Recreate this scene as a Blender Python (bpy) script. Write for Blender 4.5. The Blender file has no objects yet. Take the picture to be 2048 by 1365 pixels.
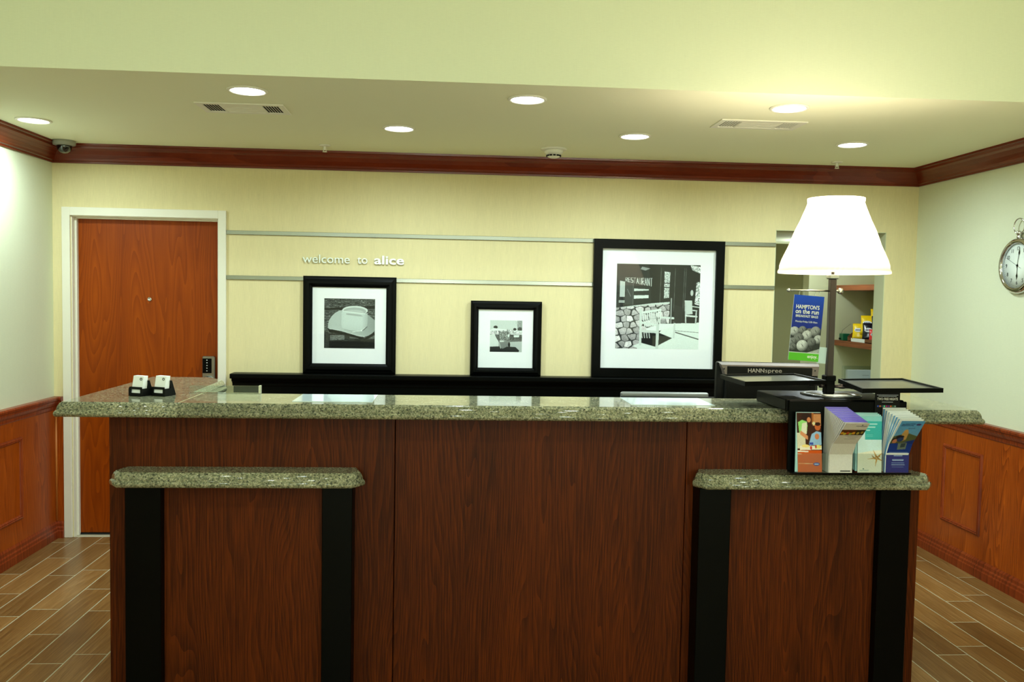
import bpy, bmesh, math, random
import numpy as np
from mathutils import Vector, Matrix
random.seed(7)
rng = np.random.default_rng(7)
scene = bpy.context.scene
COL = scene.collection
PI = math.pi

def lin(c):
    r = []
    for v in c[:3]:
        v = v / 255.0
        r.append(v / 12.92 if v <= 0.04045 else ((v + 0.055) / 1.055) ** 2.4)
    return tuple(r) + (1.0,)

# ------------------------------------------------------------------ camera
CAM_R = Vector((0.99757405, -0.06713978, 0.01839211))
CAM_U = Vector((-0.01478872, 0.05377796, 0.9984434))
CAM_F = Vector((0.06802436, 0.99629322, -0.05265459))
cam_d = bpy.data.cameras.new('camera'); cam = bpy.data.objects.new('camera', cam_d); COL.objects.link(cam)
cam.matrix_world = Matrix(((CAM_R.x, CAM_U.x, -CAM_F.x, 0), (CAM_R.y, CAM_U.y, -CAM_F.y, -5.5564),
                           (CAM_R.z, CAM_U.z, -CAM_F.z, 1.5819), (0, 0, 0, 1)))
cam_d.sensor_width = 36; cam_d.lens = 36 * 1718.3 / 2048; cam_d.clip_start = 0.05
scene.camera = cam

# ------------------------------------------------------------------ world, exposure
w = bpy.data.worlds.new('world'); scene.world = w; w.use_nodes = True
w.node_tree.nodes['Background'].inputs[0].default_value = (0.02, 0.02, 0.018, 1)
w.node_tree.nodes['Background'].inputs[1].default_value = 1
scene.view_settings.view_transform = 'Standard'; scene.view_settings.look = 'None'
scene.view_settings.gamma = 1; scene.view_settings.use_curve_mapping = False
scene.view_settings.exposure = 0.0
scene.cycles.use_denoising = True
scene.cycles.max_bounces = 10; scene.cycles.diffuse_bounces = 6; scene.cycles.glossy_bounces = 5
scene.cycles.transparent_max_bounces = 12; scene.cycles.transmission_bounces = 6
scene.cycles.caustics_reflective = False; scene.cycles.caustics_refractive = False
scene.cycles.sample_clamp_indirect = 6

XL, XR, HC, YS = -2.4988, 3.0696, 2.4638, -1.9276      # left wall, right wall, low ceiling, soffit edge
LOBBY_H, LOBBY_Y = 3.35, -8.0

def area(name, loc, size, power, color, rot=(0, 0, 0), spread=180, shape='DISK', size_y=None, parent=None):
    d = bpy.data.lights.new(name, 'AREA'); d.shape = shape; d.size = size
    if size_y: d.size_y = size_y
    d.energy = power; d.color = color; d.spread = math.radians(spread)
    o = bpy.data.objects.new(name, d); COL.objects.link(o); o.location = loc; o.rotation_euler = rot
    if parent: attach(o, parent)
    return o

LAMP_COL = (0.80, 1.0, 1.0)
DOWN_POWER, LOBBY_POWER, SHADE_POWER, PANTRY_POWER = 12.0, 15.5, 25.0, 9.0
# lobby ceiling lamps (behind and above the photographer)
for lx in (-1.9, 0.3, 2.4):
    for ly in (-4.3, -6.6):
        area('lobby_lamp_light', (lx, ly, LOBBY_H - 0.03), 0.26, LOBBY_POWER, (0.84, 1.0, 1.0))

# added unseen fill lights, low behind the camera, to brighten the ceiling
for lx in (-0.3, 1.65):
    pd_ = bpy.data.lights.new('low_fill_light', 'POINT'); pd_.energy = 66; pd_.color = (0.90, 1.0, 0.86); pd_.shadow_soft_size = .15
    po_ = bpy.data.objects.new('low_fill_light', pd_); COL.objects.link(po_); po_.location = (lx, -6.9, 1.3)

# ------------------------------------------------------------------ material helpers
def new_mat(name):
    m = bpy.data.materials.new(name); m.use_nodes = True
    nt = m.node_tree; return m, nt, nt.nodes['Principled BSDF']

def N(nt, t, **kw):
    n = nt.nodes.new(t)
    for k, v in kw.items(): setattr(n, k, v)
    return n

def plain(name, rgb, rough=0.5, metal=0.0, bump=0.0, bscale=200, coat=0.0, spec=None, vary=0.0):
    m, nt, b = new_mat(name)
    b.inputs['Base Color'].default_value = lin(rgb); b.inputs['Roughness'].default_value = rough
    b.inputs['Metallic'].default_value = metal; b.inputs['Coat Weight'].default_value = coat
    if spec is not None: b.inputs['Specular IOR Level'].default_value = spec
    tc = N(nt, 'ShaderNodeTexCoord'); no = N(nt, 'ShaderNodeTexNoise')
    no.inputs['Scale'].default_value = bscale; no.inputs['Detail'].default_value = 2
    nt.links.new(tc.outputs['Object'], no.inputs['Vector'])
    if bump:
        bp = N(nt, 'ShaderNodeBump'); bp.inputs['Strength'].default_value = bump; bp.inputs['Distance'].default_value = 0.001
        nt.links.new(no.outputs['Fac'], bp.inputs['Height']); nt.links.new(bp.outputs['Normal'], b.inputs['Normal'])
    mr = N(nt, 'ShaderNodeMapRange'); mr.inputs[3].default_value = 1 - (vary or 0.02); mr.inputs[4].default_value = 1 + (vary or 0.02)
    mx = N(nt, 'ShaderNodeVectorMath', operation='SCALE'); mx.inputs[0].default_value = lin(rgb)[:3]
    nt.links.new(no.outputs['Fac'], mr.inputs[0]); nt.links.new(mr.outputs[0], mx.inputs['Scale'])
    nt.links.new(mx.outputs[0], b.inputs['Base Color'])
    return m

def wood(name, dark, mid, light, figure=1.0, rough=0.35, axis='Z', per_object=False, wave=7.0, pores=1.0, coat=0.05, cath=0.2, spec=0.3):
    """u across the grain, v along it; works on faces towards x and towards y alike"""
    m, nt, b = new_mat(name)
    L = nt.links.new
    tc = N(nt, 'ShaderNodeTexCoord'); sp = N(nt, 'ShaderNodeSeparateXYZ'); L(tc.outputs['Object'], sp.inputs[0])
    oi = N(nt, 'ShaderNodeObjectInfo')
    def math_(op, a, c):
        n = N(nt, 'ShaderNodeMath', operation=op)
        for i, v in enumerate((a, c)):
            if isinstance(v, (int, float)): n.inputs[i].default_value = v
            else: L(v, n.inputs[i])
        return n.outputs[0]
    if axis == 'Z': u = math_('ADD', sp.outputs['X'], sp.outputs['Y']); v = sp.outputs['Z']
    elif axis == 'X': u = math_('ADD', sp.outputs['Z'], sp.outputs['Y']); v = sp.outputs['X']
    else: u = math_('ADD', sp.outputs['X'], sp.outputs['Z']); v = sp.outputs['Y']
    if per_object:
        u = math_('ADD', u, math_('MULTIPLY', oi.outputs['Random'], 37.0))
        v = math_('ADD', v, math_('MULTIPLY', oi.outputs['Random'], 91.0))
    def comb(su, sv):
        c = N(nt, 'ShaderNodeCombineXYZ'); L(math_('MULTIPLY', u, su), c.inputs[0]); L(math_('MULTIPLY', v, sv), c.inputs[1]); return c.outputs[0]
    big = N(nt, 'ShaderNodeTexNoise'); L(comb(3.0, 0.32), big.inputs['Vector']); big.inputs['Scale'].default_value = 1.6
    big.inputs['Detail'].default_value = 2; big.inputs['Distortion'].default_value = 0.3
    wv = N(nt, 'ShaderNodeTexWave', wave_type='BANDS', bands_direction='X', wave_profile='SAW')
    c2 = N(nt, 'ShaderNodeCombineXYZ'); L(math_('ADD', math_('MULTIPLY', u, wave), math_('MULTIPLY', big.outputs['Fac'], 2.6 * figure)), c2.inputs[0])
    L(math_('MULTIPLY', v, 0.25), c2.inputs[1]); L(c2.outputs[0], wv.inputs['Vector'])
    wv.inputs['Scale'].default_value = 1.4; wv.inputs['Distortion'].default_value = 0.8; wv.inputs['Detail'].default_value = 2
    wv.inputs['Detail Scale'].default_value = 1.2
    fine = N(nt, 'ShaderNodeTexNoise'); L(comb(190.0, 5.0), fine.inputs['Vector']); fine.inputs['Scale'].default_value = 1.0
    fine.inputs['Detail'].default_value = 4; fine.inputs['Roughness'].default_value = 0.65
    f = math_('ADD', math_('ADD', math_('MULTIPLY', wv.outputs['Fac'], cath), (0.2 - cath) * 0.5), math_('ADD', math_('MULTIPLY', big.outputs['Fac'], 0.40), math_('MULTIPLY', fine.outputs['Fac'], 0.62 * pores)))
    rp = N(nt, 'ShaderNodeValToRGB'); L(f, rp.inputs[0])
    e = rp.color_ramp.elements; e[0].position = 0.34; e[0].color = lin(dark); e[1].position = 0.86; e[1].color = lin(light)
    x = e.new(0.6); x.color = lin(mid)
    if per_object:
        hs = N(nt, 'ShaderNodeHueSaturation'); L(rp.outputs[0], hs.inputs['Color'])
        L(math_('ADD', math_('MULTIPLY', oi.outputs['Random'], 0.45), 0.78), hs.inputs['Value']); L(hs.outputs[0], b.inputs['Base Color'])
    else: L(rp.outputs[0], b.inputs['Base Color'])
    b.inputs['Roughness'].default_value = rough; b.inputs['Coat Weight'].default_value = coat; b.inputs['Coat Roughness'].default_value = 0.2; b.inputs['Specular IOR Level'].default_value = spec
    bp = N(nt, 'ShaderNodeBump'); bp.inputs['Strength'].default_value = 0.15; bp.inputs['Distance'].default_value = 0.0006
    L(fine.outputs['Fac'], bp.inputs['Height']); L(bp.outputs['Normal'], b.inputs['Normal'])
    return m

def wallpaper(name, rgb, amount, vertical=True):
    m, nt, b = new_mat(name); L = nt.links.new
    tc = N(nt, 'ShaderNodeTexCoord'); out = []
    for sc in ((330, 330, 14), (40, 40, 420), (26, 26, 3)):
        mp = N(nt, 'ShaderNodeMapping'); mp.inputs['Scale'].default_value = sc; L(tc.outputs['Object'], mp.inputs[0])
        no = N(nt, 'ShaderNodeTexNoise'); no.inputs['Scale'].default_value = 1; no.inputs['Detail'].default_value = 2
        L(mp.outputs[0], no.inputs['Vector']); out.append(no.outputs['Fac'])
    wts = (1.0, 0.5, 0.5) if vertical else (0.5, 0.9, 0.15)
    acc = None
    for o_, wt in zip(out, wts):
        mu = N(nt, 'ShaderNodeMath', operation='MULTIPLY_ADD'); L(o_, mu.inputs[0]); mu.inputs[1].default_value = wt * amount
        if acc is None: mu.inputs[2].default_value = 1 - amount * sum(wts) / 2
        else: L(acc, mu.inputs[2])
        acc = mu.outputs[0]
    mx = N(nt, 'ShaderNodeVectorMath', operation='SCALE'); mx.inputs[0].default_value = lin(rgb)[:3]; L(acc, mx.inputs['Scale'])
    L(mx.outputs[0], b.inputs['Base Color']); b.inputs['Roughness'].default_value = 0.75; b.inputs['Specular IOR Level'].default_value = 0.25
    bp = N(nt, 'ShaderNodeBump'); bp.inputs['Strength'].default_value = 0.2; bp.inputs['Distance'].default_value = 0.0005
    L(out[0], bp.inputs['Height']); L(bp.outputs['Normal'], b.inputs['Normal'])
    return m

def granite(name):
    m, nt, b = new_mat(name); L = nt.links.new
    tc = N(nt, 'ShaderNodeTexCoord')
    n1 = N(nt, 'ShaderNodeTexNoise'); n1.inputs['Scale'].default_value = 135; n1.inputs['Detail'].default_value = 5; n1.inputs['Roughness'].default_value = 0.7
    n2 = N(nt, 'ShaderNodeTexVoronoi'); n2.inputs['Scale'].default_value = 210
    n3 = N(nt, 'ShaderNodeTexNoise'); n3.inputs['Scale'].default_value = 14; n3.inputs['Detail'].default_value = 3
    for n in (n1, n2, n3): L(tc.outputs['Object'], n.inputs['Vector'])
    r1 = N(nt, 'ShaderNodeValToRGB'); L(n1.outputs['Fac'], r1.inputs[0]); e = r1.color_ramp.elements
    e[0].position = 0.36; e[0].color = lin((28, 32, 28)); e[1].position = 0.68; e[1].color = lin((196, 194, 166))
    e.new(0.46).color = lin((88, 94, 76)); e.new(0.55).color = lin((136, 136, 108))
    sp = N(nt, 'ShaderNodeSeparateColor'); L(n2.outputs['Color'], sp.inputs[0])
    r2 = N(nt, 'ShaderNodeValToRGB'); L(sp.outputs[0], r2.inputs[0]); r2.color_ramp.interpolation = 'CONSTANT'; e = r2.color_ramp.elements
    e[0].position = 0.0; e[0].color = lin((40, 44, 38)); e[1].position = 0.2; e[1].color = lin((124, 128, 100))
    e.new(0.5).color = lin((150, 144, 112)); e.new(0.82).color = lin((190, 186, 158))
    mx = N(nt, 'ShaderNodeMix', data_type='RGBA'); mx.inputs[0].default_value = 0.42; L(r1.outputs[0], mx.inputs[6]); L(r2.outputs[0], mx.inputs[7])
    mp = N(nt, 'ShaderNodeMapRange'); L(n3.outputs['Fac'], mp.inputs[0]); mp.inputs[1].default_value = .3; mp.inputs[2].default_value = .7; mp.inputs[3].default_value = 0.82; mp.inputs[4].default_value = 1.10
    sc = N(nt, 'ShaderNodeVectorMath', operation='SCALE'); L(mx.outputs[2], sc.inputs[0]); L(mp.outputs[0], sc.inputs['Scale'])
    L(sc.outputs[0], b.inputs['Base Color']); b.inputs['Roughness'].default_value = 0.06; b.inputs['IOR'].default_value = 1.40
    b.inputs['Coat Weight'].default_value = 0.0; b.inputs['Coat Roughness'].default_value = 0.03
    return m

def pane_mat(name, tint=(1, 1, 1), ior=1.5):
    m, nt, b = new_mat(name); nt.nodes.remove(b); L = nt.links.new
    out = [n for n in nt.nodes if n.type == 'OUTPUT_MATERIAL'][0]
    tr = N(nt, 'ShaderNodeBsdfTransparent'); tr.inputs[0].default_value = tint + (1,)
    gl = N(nt, 'ShaderNodeBsdfGlossy'); gl.inputs['Roughness'].default_value = 0.01
    fr = N(nt, 'ShaderNodeFresnel'); ge = N(nt, 'ShaderNodeNewGeometry')
    io = N(nt, 'ShaderNodeMapRange'); io.inputs[3].default_value = ior; io.inputs[4].default_value = 1 / ior
    L(ge.outputs['Backfacing'], io.inputs[0]); L(io.outputs[0], fr.inputs[0])
    mx = N(nt, 'ShaderNodeMixShader'); L(fr.outputs[0], mx.inputs[0]); L(tr.outputs[0], mx.inputs[1]); L(gl.outputs[0], mx.inputs[2]); L(mx.outputs[0], out.inputs[0])
    return m

def emit(name, rgb, strength):
    m, nt, b = new_mat(name); b.inputs['Base Color'].default_value = lin(rgb)
    b.inputs['Emission Color'].default_value = lin(rgb); b.inputs['Emission Strength'].default_value = strength
    return m

def printed(name, rough=0.6, coat=0.0):
    m, nt, b = new_mat(name); a = N(nt, 'ShaderNodeVertexColor'); a.layer_name = 'ink'
    nt.links.new(a.outputs[0], b.inputs['Base Color']); b.inputs['Roughness'].default_value = rough; b.inputs['Coat Weight'].default_value = coat; b.inputs['Specular IOR Level'].default_value = .12
    return m

def shade_mat():
    m, nt, b = new_mat('lamp_shade_fabric'); nt.nodes.remove(b); L = nt.links.new
    out = [n for n in nt.nodes if n.type == 'OUTPUT_MATERIAL'][0]
    di = N(nt, 'ShaderNodeBsdfDiffuse'); di.inputs[0].default_value = lin((250, 244, 222))
    tl = N(nt, 'ShaderNodeBsdfTranslucent'); tl.inputs[0].default_value = lin((255, 244, 214))
    mx = N(nt, 'ShaderNodeMixShader'); mx.inputs[0].default_value = 0.5
    L(di.outputs[0], mx.inputs[1]); L(tl.outputs[0], mx.inputs[2]); L(mx.outputs[0], out.inputs[0])
    return m

M_back = wallpaper('tan_striped_wallpaper', (222, 209, 162), 0.20)
M_side = wallpaper('pale_green_wallpaper', (218, 222, 194), 0.10, vertical=False)
M_ceil = plain('ceiling_paint', (242, 244, 216), 0.8, bump=0.3, bscale=300)
M_oak = wood('orange_oak', (92, 30, 2), (150, 64, 10), (182, 86, 18), figure=2.6, rough=0.35, cath=0.24, wave=15.0, pores=1.1)
M_oaktrim = wood('red_oak_trim', (70, 22, 8), (128, 50, 20), (158, 72, 30), figure=0.6, rough=0.3)
M_crown = wood('dark_red_crown_wood', (86, 26, 10), (106, 38, 18), (122, 48, 24), figure=0.6, rough=0.25, axis='X')
M_crownY = wood('dark_red_crown_wood_side', (86, 26, 10), (106, 38, 18), (122, 48, 24), figure=0.6, rough=0.25, axis='Y')
M_desk = wood('dark_brown_oak', (26, 9, 0), (58, 21, 2), (92, 38, 5), figure=2.6, rough=0.45, per_object=False, coat=0.0, cath=0.17, spec=0.15, wave=15.0, pores=1.25)
M_door = wood('door_birch', (126, 50, 0), (152, 66, 0), (174, 84, 4), figure=2.2, rough=0.4, wave=2.0, pores=0.5, coat=0.0, spec=.2)
M_tile = wood('wood_look_tile', (84, 54, 26), (130, 94, 50), (166, 130, 84), figure=0.9, cath=.1, rough=0.3, axis='Y', per_object=True, coat=0.0)
M_grout = plain('grey_grout', (186, 178, 150), 0.9)
M_gran = granite('speckled_granite')
M_black = plain('black_satin_paint', (1, 2, 1), 0.4, spec=.10)
M_blackmat = plain('black_matte', (5, 6, 5), 0.5, spec=.2)
M_white = plain('white_gloss_paint', (232, 228, 212), 0.35)
M_whitep = plain('white_plastic', (238, 236, 224), 0.4)
M_steel = plain('brushed_steel', (168, 172, 170), 0.24, metal=1.0)
M_nickel = plain('nickel_pole', (74, 66, 64), 0.35, metal=0.8)
M_chrome = plain('polished_chrome', (210, 210, 214), 0.08, metal=1.0)
M_letter = plain('satin_aluminium_letters', (232, 240, 240), 0.3, metal=0.55)
M_mat = plain('white_mat_board', (240, 244, 244), 0.9)
M_paper = plain('white_paper', (238, 242, 244), 0.6)
M_dark = plain('dark_void', (10, 12, 10), 0.9)
M_glass = pane_mat('picture_glass', ior=1.5)
M_acryl = pane_mat('clear_acrylic', (0.93, 0.96, 0.96))
M_lens = emit('lamp_lens', (250, 255, 250), 14.0)
M_ink = printed('printed_photo', 0.5)
M_inkgloss = printed('printed_glossy', 0.35, 0.08)
M_shade = shade_mat()
M_pantry = plain('pantry_paint', (206, 208, 172), 0.8)
M_pstub = plain('pantry_paint_shaded', (150, 150, 112), 0.8)  # pantry paint darkened: the partition's unlit side is put into its colour
M_grey = plain('grey_plastic', (104, 96, 92), 0.35)
M_silver = plain('silver_plastic', (128, 132, 134), 0.3, metal=0.3)
M_inklight = plain('light_ink', (225, 232, 240), 0.6)
M_tray = plain('dark_tray_laminate', (58, 60, 57), 0.3, coat=0.3)

# ------------------------------------------------------------------ geometry helpers
class MB:
    def __init__(s): s.v = []; s.f = []; s.sm = []
    def add(s, vs, fs, smooth=False):
        o = len(s.v); s.v += [tuple(p) for p in vs]; s.f += [tuple(i + o for i in f) for f in fs]; s.sm += [smooth] * len(fs); return s
    def box(s, x0, x1, y0, y1, z0, z1, bev=0.0):
        if bev <= 0:
            v = [(x, y, z) for z in (z0, z1) for y in (y0, y1) for x in (x0, x1)]
            return s.add(v, [(0, 2, 3, 1), (4, 5, 7, 6), (0, 1, 5, 4), (2, 6, 7, 3), (0, 4, 6, 2), (1, 3, 7, 5)])
        b = min(bev, (x1 - x0) / 2.01, (y1 - y0) / 2.01, (z1 - z0) / 2.01)
        rings = []
        for z, d in ((z0, b), (z0 + b, 0), (z1 - b, 0), (z1, b)):
            X0, X1, Y0, Y1 = x0 + d, x1 - d, y0 + d, y1 - d; c = b - d if d < b else 0; c = b
            rings.append([(X0 + c, Y0, z), (X1 - c, Y0, z), (X1, Y0 + c, z), (X1, Y1 - c, z), (X1 - c, Y1, z), (X0 + c, Y1, z), (X0, Y1 - c, z), (X0, Y0 + c, z)])
        return s.loft(rings)
    def loft(s, rings, cap=True, smooth=False, closed=True):
        n = len(rings[0]); v = [p for r in rings for p in r]; f = []
        for i in range(len(rings) - 1):
            for j in range(n if closed else n - 1):
                k = (j + 1) % n; f.append((i * n + j, i * n + k, (i + 1) * n + k, (i + 1) * n + j))
        if cap and closed: f.append(tuple(range(n))[::-1]); f.append(tuple(range((len(rings) - 1) * n, len(rings) * n)))
        s.add(v, f, smooth)
        if cap and closed: s.sm[-1] = s.sm[-2] = False
        return s
    def lathe(s, prof, c=(0, 0, 0), n=32, axis='Z', cap=True, smooth=True, wob=None):
        rings = []
        for r, h in prof:
            ring = []
            for i in range(n):
                a = 2 * PI * i / n; rr = r * (wob(a, h) if wob else 1)
                p = (rr * math.cos(a), rr * math.sin(a), h)
                if axis == 'Y': p = (p[0], -p[2], p[1])      # h grows towards -y
                if axis == 'X': p = (-p[2], -p[0], p[1])      # h grows towards -x
                ring.append((p[0] + c[0], p[1] + c[1], p[2] + c[2]))
            rings.append(ring)
        return s.loft(rings, cap, smooth)
    def tube(s, pts, r, n=10, cap=True):
        pts = [Vector(p) for p in pts]; rings = []
        for i, p in enumerate(pts):
            d = (pts[min(i + 1, len(pts) - 1)] - pts[max(i - 1, 0)]).normalized()
            a = d.orthogonal().normalized() if i == 0 else (a - d * a.dot(d)).normalized()
            b = d.cross(a)
            rings.append([tuple(p + (a * math.cos(2 * PI * k / n) + b * math.sin(2 * PI * k / n)) * r) for k in range(n)])
        return s.loft(rings, cap, True)
    def prism(s, poly, z0, z1):
        return s.loft([[(x, y, z0) for x, y in poly], [(x, y, z1) for x, y in poly]])
    def yz(s, poly, x0, x1):                               # polygon in (y,z) extruded along x
        return s.loft([[(x0, y, z) for y, z in poly], [(x1, y, z) for y, z in poly]])
    def build(s, name, mat, parent=None, **kw):
        me = bpy.data.meshes.new(name); me.from_pydata(s.v, [], s.f)
        bm = bmesh.new(); bm.from_mesh(me); bmesh.ops.recalc_face_normals(bm, faces=bm.faces); bm.to_mesh(me); bm.free()
        for p, q in zip(me.polygons, s.sm): p.use_smooth = q
        me.materials.append(mat)
        o = bpy.data.objects.new(name, me); COL.objects.link(o)
        if parent is not None: attach(o, parent)
        for k, v in kw.items(): o[k] = v
        return o

def attach(o, parent):
    o.parent = parent
    p = parent; mw = Matrix.Identity(4)
    chain = []
    while p: chain.append(p); p = p.parent
    for q in reversed(chain): mw = mw @ q.matrix_parent_inverse @ q.matrix_basis
    o.matrix_parent_inverse = mw.inverted()

def thing(name, label, cat, loc=(0, 0, 0), group=None):
    o = bpy.data.objects.new(name, None); COL.objects.link(o); o.location = loc; o.empty_display_size = 0.05
    o['label'] = label; o['category'] = cat
    if group: o['group'] = group
    return o

def setting(name, loc=(0, 0, 0)):
    o = bpy.data.objects.new(name, None); COL.objects.link(o); o.location = loc; o['kind'] = 'structure'; return o

def tag(o, label, cat, group=None):
    o['label'] = label; o['category'] = cat
    if group: o['group'] = group
    return o

def moulding(mb, p0, p1, n, prof, m0=0, m1=0):
    """profile of (distance from wall, z) swept from p0 to p1; n = outward normal; m = mitre (+1 shortens by the distance)"""
    p0, p1, n = Vector(p0), Vector(p1), Vector(n); d = (p1 - p0).normalized()
    r0 = [tuple(p0 + n * a + d * (a * m0) + Vector((0, 0, z))) for a, z in prof]
    r1 = [tuple(p1 + n * a - d * (a * m1) + Vector((0, 0, z))) for a, z in prof]
    mb.loft([r0, r1]); return mb

def offset_poly(poly, ds):
    out = []; n = len(poly)
    for i in range(n):
        a, b, c = Vector(poly[i - 1]), Vector(poly[i]), Vector(poly[(i + 1) % n])
        d1, d2 = (b - a).normalized(), (c - b).normalized()
        n1, n2 = Vector((-d1.y, d1.x)), Vector((-d2.y, d2.x))    # inward for CCW
        q1, q2 = a + n1 * ds[i - 1], b + n2 * ds[i]
        den = d1.x * d2.y - d1.y * d2.x
        t = ((q2.x - q1.x) * d2.y - (q2.y - q1.y) * d2.x) / den
        out.append((q1.x + d1.x * t, q1.y + d1.y * t))
    return out

OGEE = [(0.016, -.056), (0.006, -.0545), (0.0015, -.050), (0.0, -.043), (0.0015, -.036), (0.006, -.0315), (0.0085, -.0305),
        (0.0085, -.0285), (0.0095, -.021), (0.0125, -.012), (0.0175, -.004), (0.0205, -.0025), (0.0215, 0.0)]
def slab(poly, flags, ztop, name, parent, **kw):
    mb = MB(); mb.loft([[(x, y, ztop + dz) for x, y in offset_poly(poly, [d * f for f in flags])] for d, dz in OGEE])
    mb.sm = [len(f) == 4 for f in mb.f]; return mb.build(name, M_gran, parent, **kw)

def text(body, size, loc, mat, name, parent, face='front', ext=0.0005, bold=0.0, sx=1.0, align='LEFT', tilt=0.0, **kw):
    cu = bpy.data.curves.new('txt', 'FONT'); cu.body = body; cu.size = size; cu.extrude = ext; cu.offset = bold * size
    cu.align_x = align; cu.resolution_u = 3
    t = bpy.data.objects.new('txt', cu); COL.objects.link(t)
    dg = bpy.context.evaluated_depsgraph_get(); me = bpy.data.meshes.new_from_object(t.evaluated_get(dg))
    bpy.data.objects.remove(t); bpy.data.curves.remove(cu)
    base = {'front': Matrix.Rotation(PI / 2, 4, 'X'), 'west': Matrix.Rotation(-PI / 2, 4, 'Z') @ Matrix.Rotation(PI / 2, 4, 'X'),
            'up': Matrix.Identity(4)}[face] if isinstance(face, str) else face
    mtx = Matrix.Translation(loc) @ base @ Matrix.Rotation(tilt, 4, 'Z') @ Matrix.Diagonal((sx, 1, 1, 1))
    me.transform(mtx); me.name = name; me.materials.clear(); me.materials.append(mat)
    o = bpy.data.objects.new(name, me); COL.objects.link(o)
    if parent is not None: attach(o, parent)
    for k, v in kw.items(): o[k] = v
    return o

# ------------------------------------------------------------------ flat prints: a small raster painter, its dots put on a mesh
class Cv:
    def __init__(s, w, h, bg, ss=2):
        s.w, s.h, s.ss = w, h, ss; s.a = np.zeros((h * ss, w * ss, 3)); s.a[:] = bg
        yy, xx = np.mgrid[0:h * ss, 0:w * ss]; s.X = (xx + .5) / (w * ss); s.Y = (yy + .5) / (h * ss)
    def put(s, m, c): s.a[m] = c
    def poly(s, pts, c):
        m = np.zeros(s.X.shape, bool); n = len(pts)
        for i in range(n):
            (x0, y0), (x1, y1) = pts[i], pts[(i + 1) % n]
            if y0 == y1: continue
            k = ((s.Y >= y0) != (s.Y >= y1)) & (s.X < (x1 - x0) * (s.Y - y0) / (y1 - y0) + x0); m ^= k
        if callable(c): s.a[m] = c(s.X, s.Y)[m]
        else: s.a[m] = c
        return m
    def ell(s, cx, cy, rx, ry, c, rot=0, shade=0.0):
        ca, sa = math.cos(rot), math.sin(rot); dx, dy = s.X - cx, s.Y - cy
        u, v = (dx * ca + dy * sa) / rx, (-dx * sa + dy * ca) / ry; r = u * u + v * v; m = r < 1
        if shade:
            g = 1 - shade * np.clip((u * .5 + v * .6 + 0.55 * r), 0, 1.3); s.a[m] = (np.array(c)[None] * g[m][:, None])
        else: s.a[m] = c
        return m
    def line(s, p, q, wd, c):
        p, q = np.array(p, float), np.array(q, float); d = q - p; L = (d ** 2).sum() or 1e-9
        t = np.clip(((s.X - p[0]) * d[0] + (s.Y - p[1]) * d[1]) / L, 0, 1)
        m = (s.X - p[0] - t * d[0]) ** 2 + (s.Y - p[1] - t * d[1]) ** 2 < (wd / 2) ** 2; s.a[m] = c
    def noise(s, amt, kx=1, ky=1, m=None):
        n = rng.normal(size=(s.h * s.ss // ky + 2, s.w * s.ss // kx + 2))
        n = np.repeat(np.repeat(n, ky, 0), kx, 1)[:s.h * s.ss, :s.w * s.ss]
        g = 1 + amt * n
        if m is None: s.a *= g[..., None]
        else: s.a[m] *= g[m][:, None]
    def done(s):
        a = np.clip(s.a, 0, 255).reshape(s.h, s.ss, s.w, s.ss, 3).mean((1, 3)) / 255
        return np.where(a <= 0.04045, a / 12.92, ((a + 0.055) / 1.055) ** 2.4)

def print_mesh(name, cv, fn, mat, parent=None, back=None, **kw):
    """cells of the canvas become faces; fn(u, v) gives the place on the sheet (v down). back = thickness vector"""
    a = cv.done(); h, w_, _ = a.shape
    us = np.linspace(0, 1, w_ + 1); vs = np.linspace(0, 1, h + 1)
    V = [fn(u, v) for v in vs for u in us]; n = w_ + 1
    F = [(j * n + i, (j + 1) * n + i, (j + 1) * n + i + 1, j * n + i + 1) for j in range(h) for i in range(w_)]
    cols = a.reshape(-1, 3)
    if back is not None:
        bx = Vector(back); o = len(V)
        rim = [i for i in range(n)] + [j * n + w_ for j in range(1, h + 1)] + [h * n + i for i in range(w_ - 1, -1, -1)] + [j * n for j in range(h - 1, 0, -1)]
        V += [tuple(Vector(V[i]) + bx) for i in rim]; m = len(rim)
        sideF = [(rim[i], rim[(i + 1) % m], o + (i + 1) % m, o + i) for i in range(m)]
        # back sheet, one strip per row
        left = [o + (m - j) % m for j in range(h + 1)]; right = [o + w_ + j for j in range(h + 1)]
        backF = [(left[j], right[j], right[j + 1], left[j + 1]) for j in range(h)] 
        F += sideF + backF
        cols = np.vstack([cols, np.tile(np.array([[.8, .82, .84]]), (len(sideF) + len(backF), 1))])
    me = bpy.data.meshes.new(name); me.from_pydata(V, [], F)
    at = me.color_attributes.new('ink', 'FLOAT_COLOR', 'CORNER')
    cnt = np.array([len(f) for f in F]); lc = np.repeat(cols, cnt, axis=0)
    at.data.foreach_set('color', np.hstack([lc, np.ones((len(lc), 1))]).astype(np.float32).ravel())
    me.materials.append(mat)
    o = bpy.data.objects.new(name, me); COL.objects.link(o)
    if parent is not None: attach(o, parent)
    for k, v in kw.items(): o[k] = v
    return o

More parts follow.
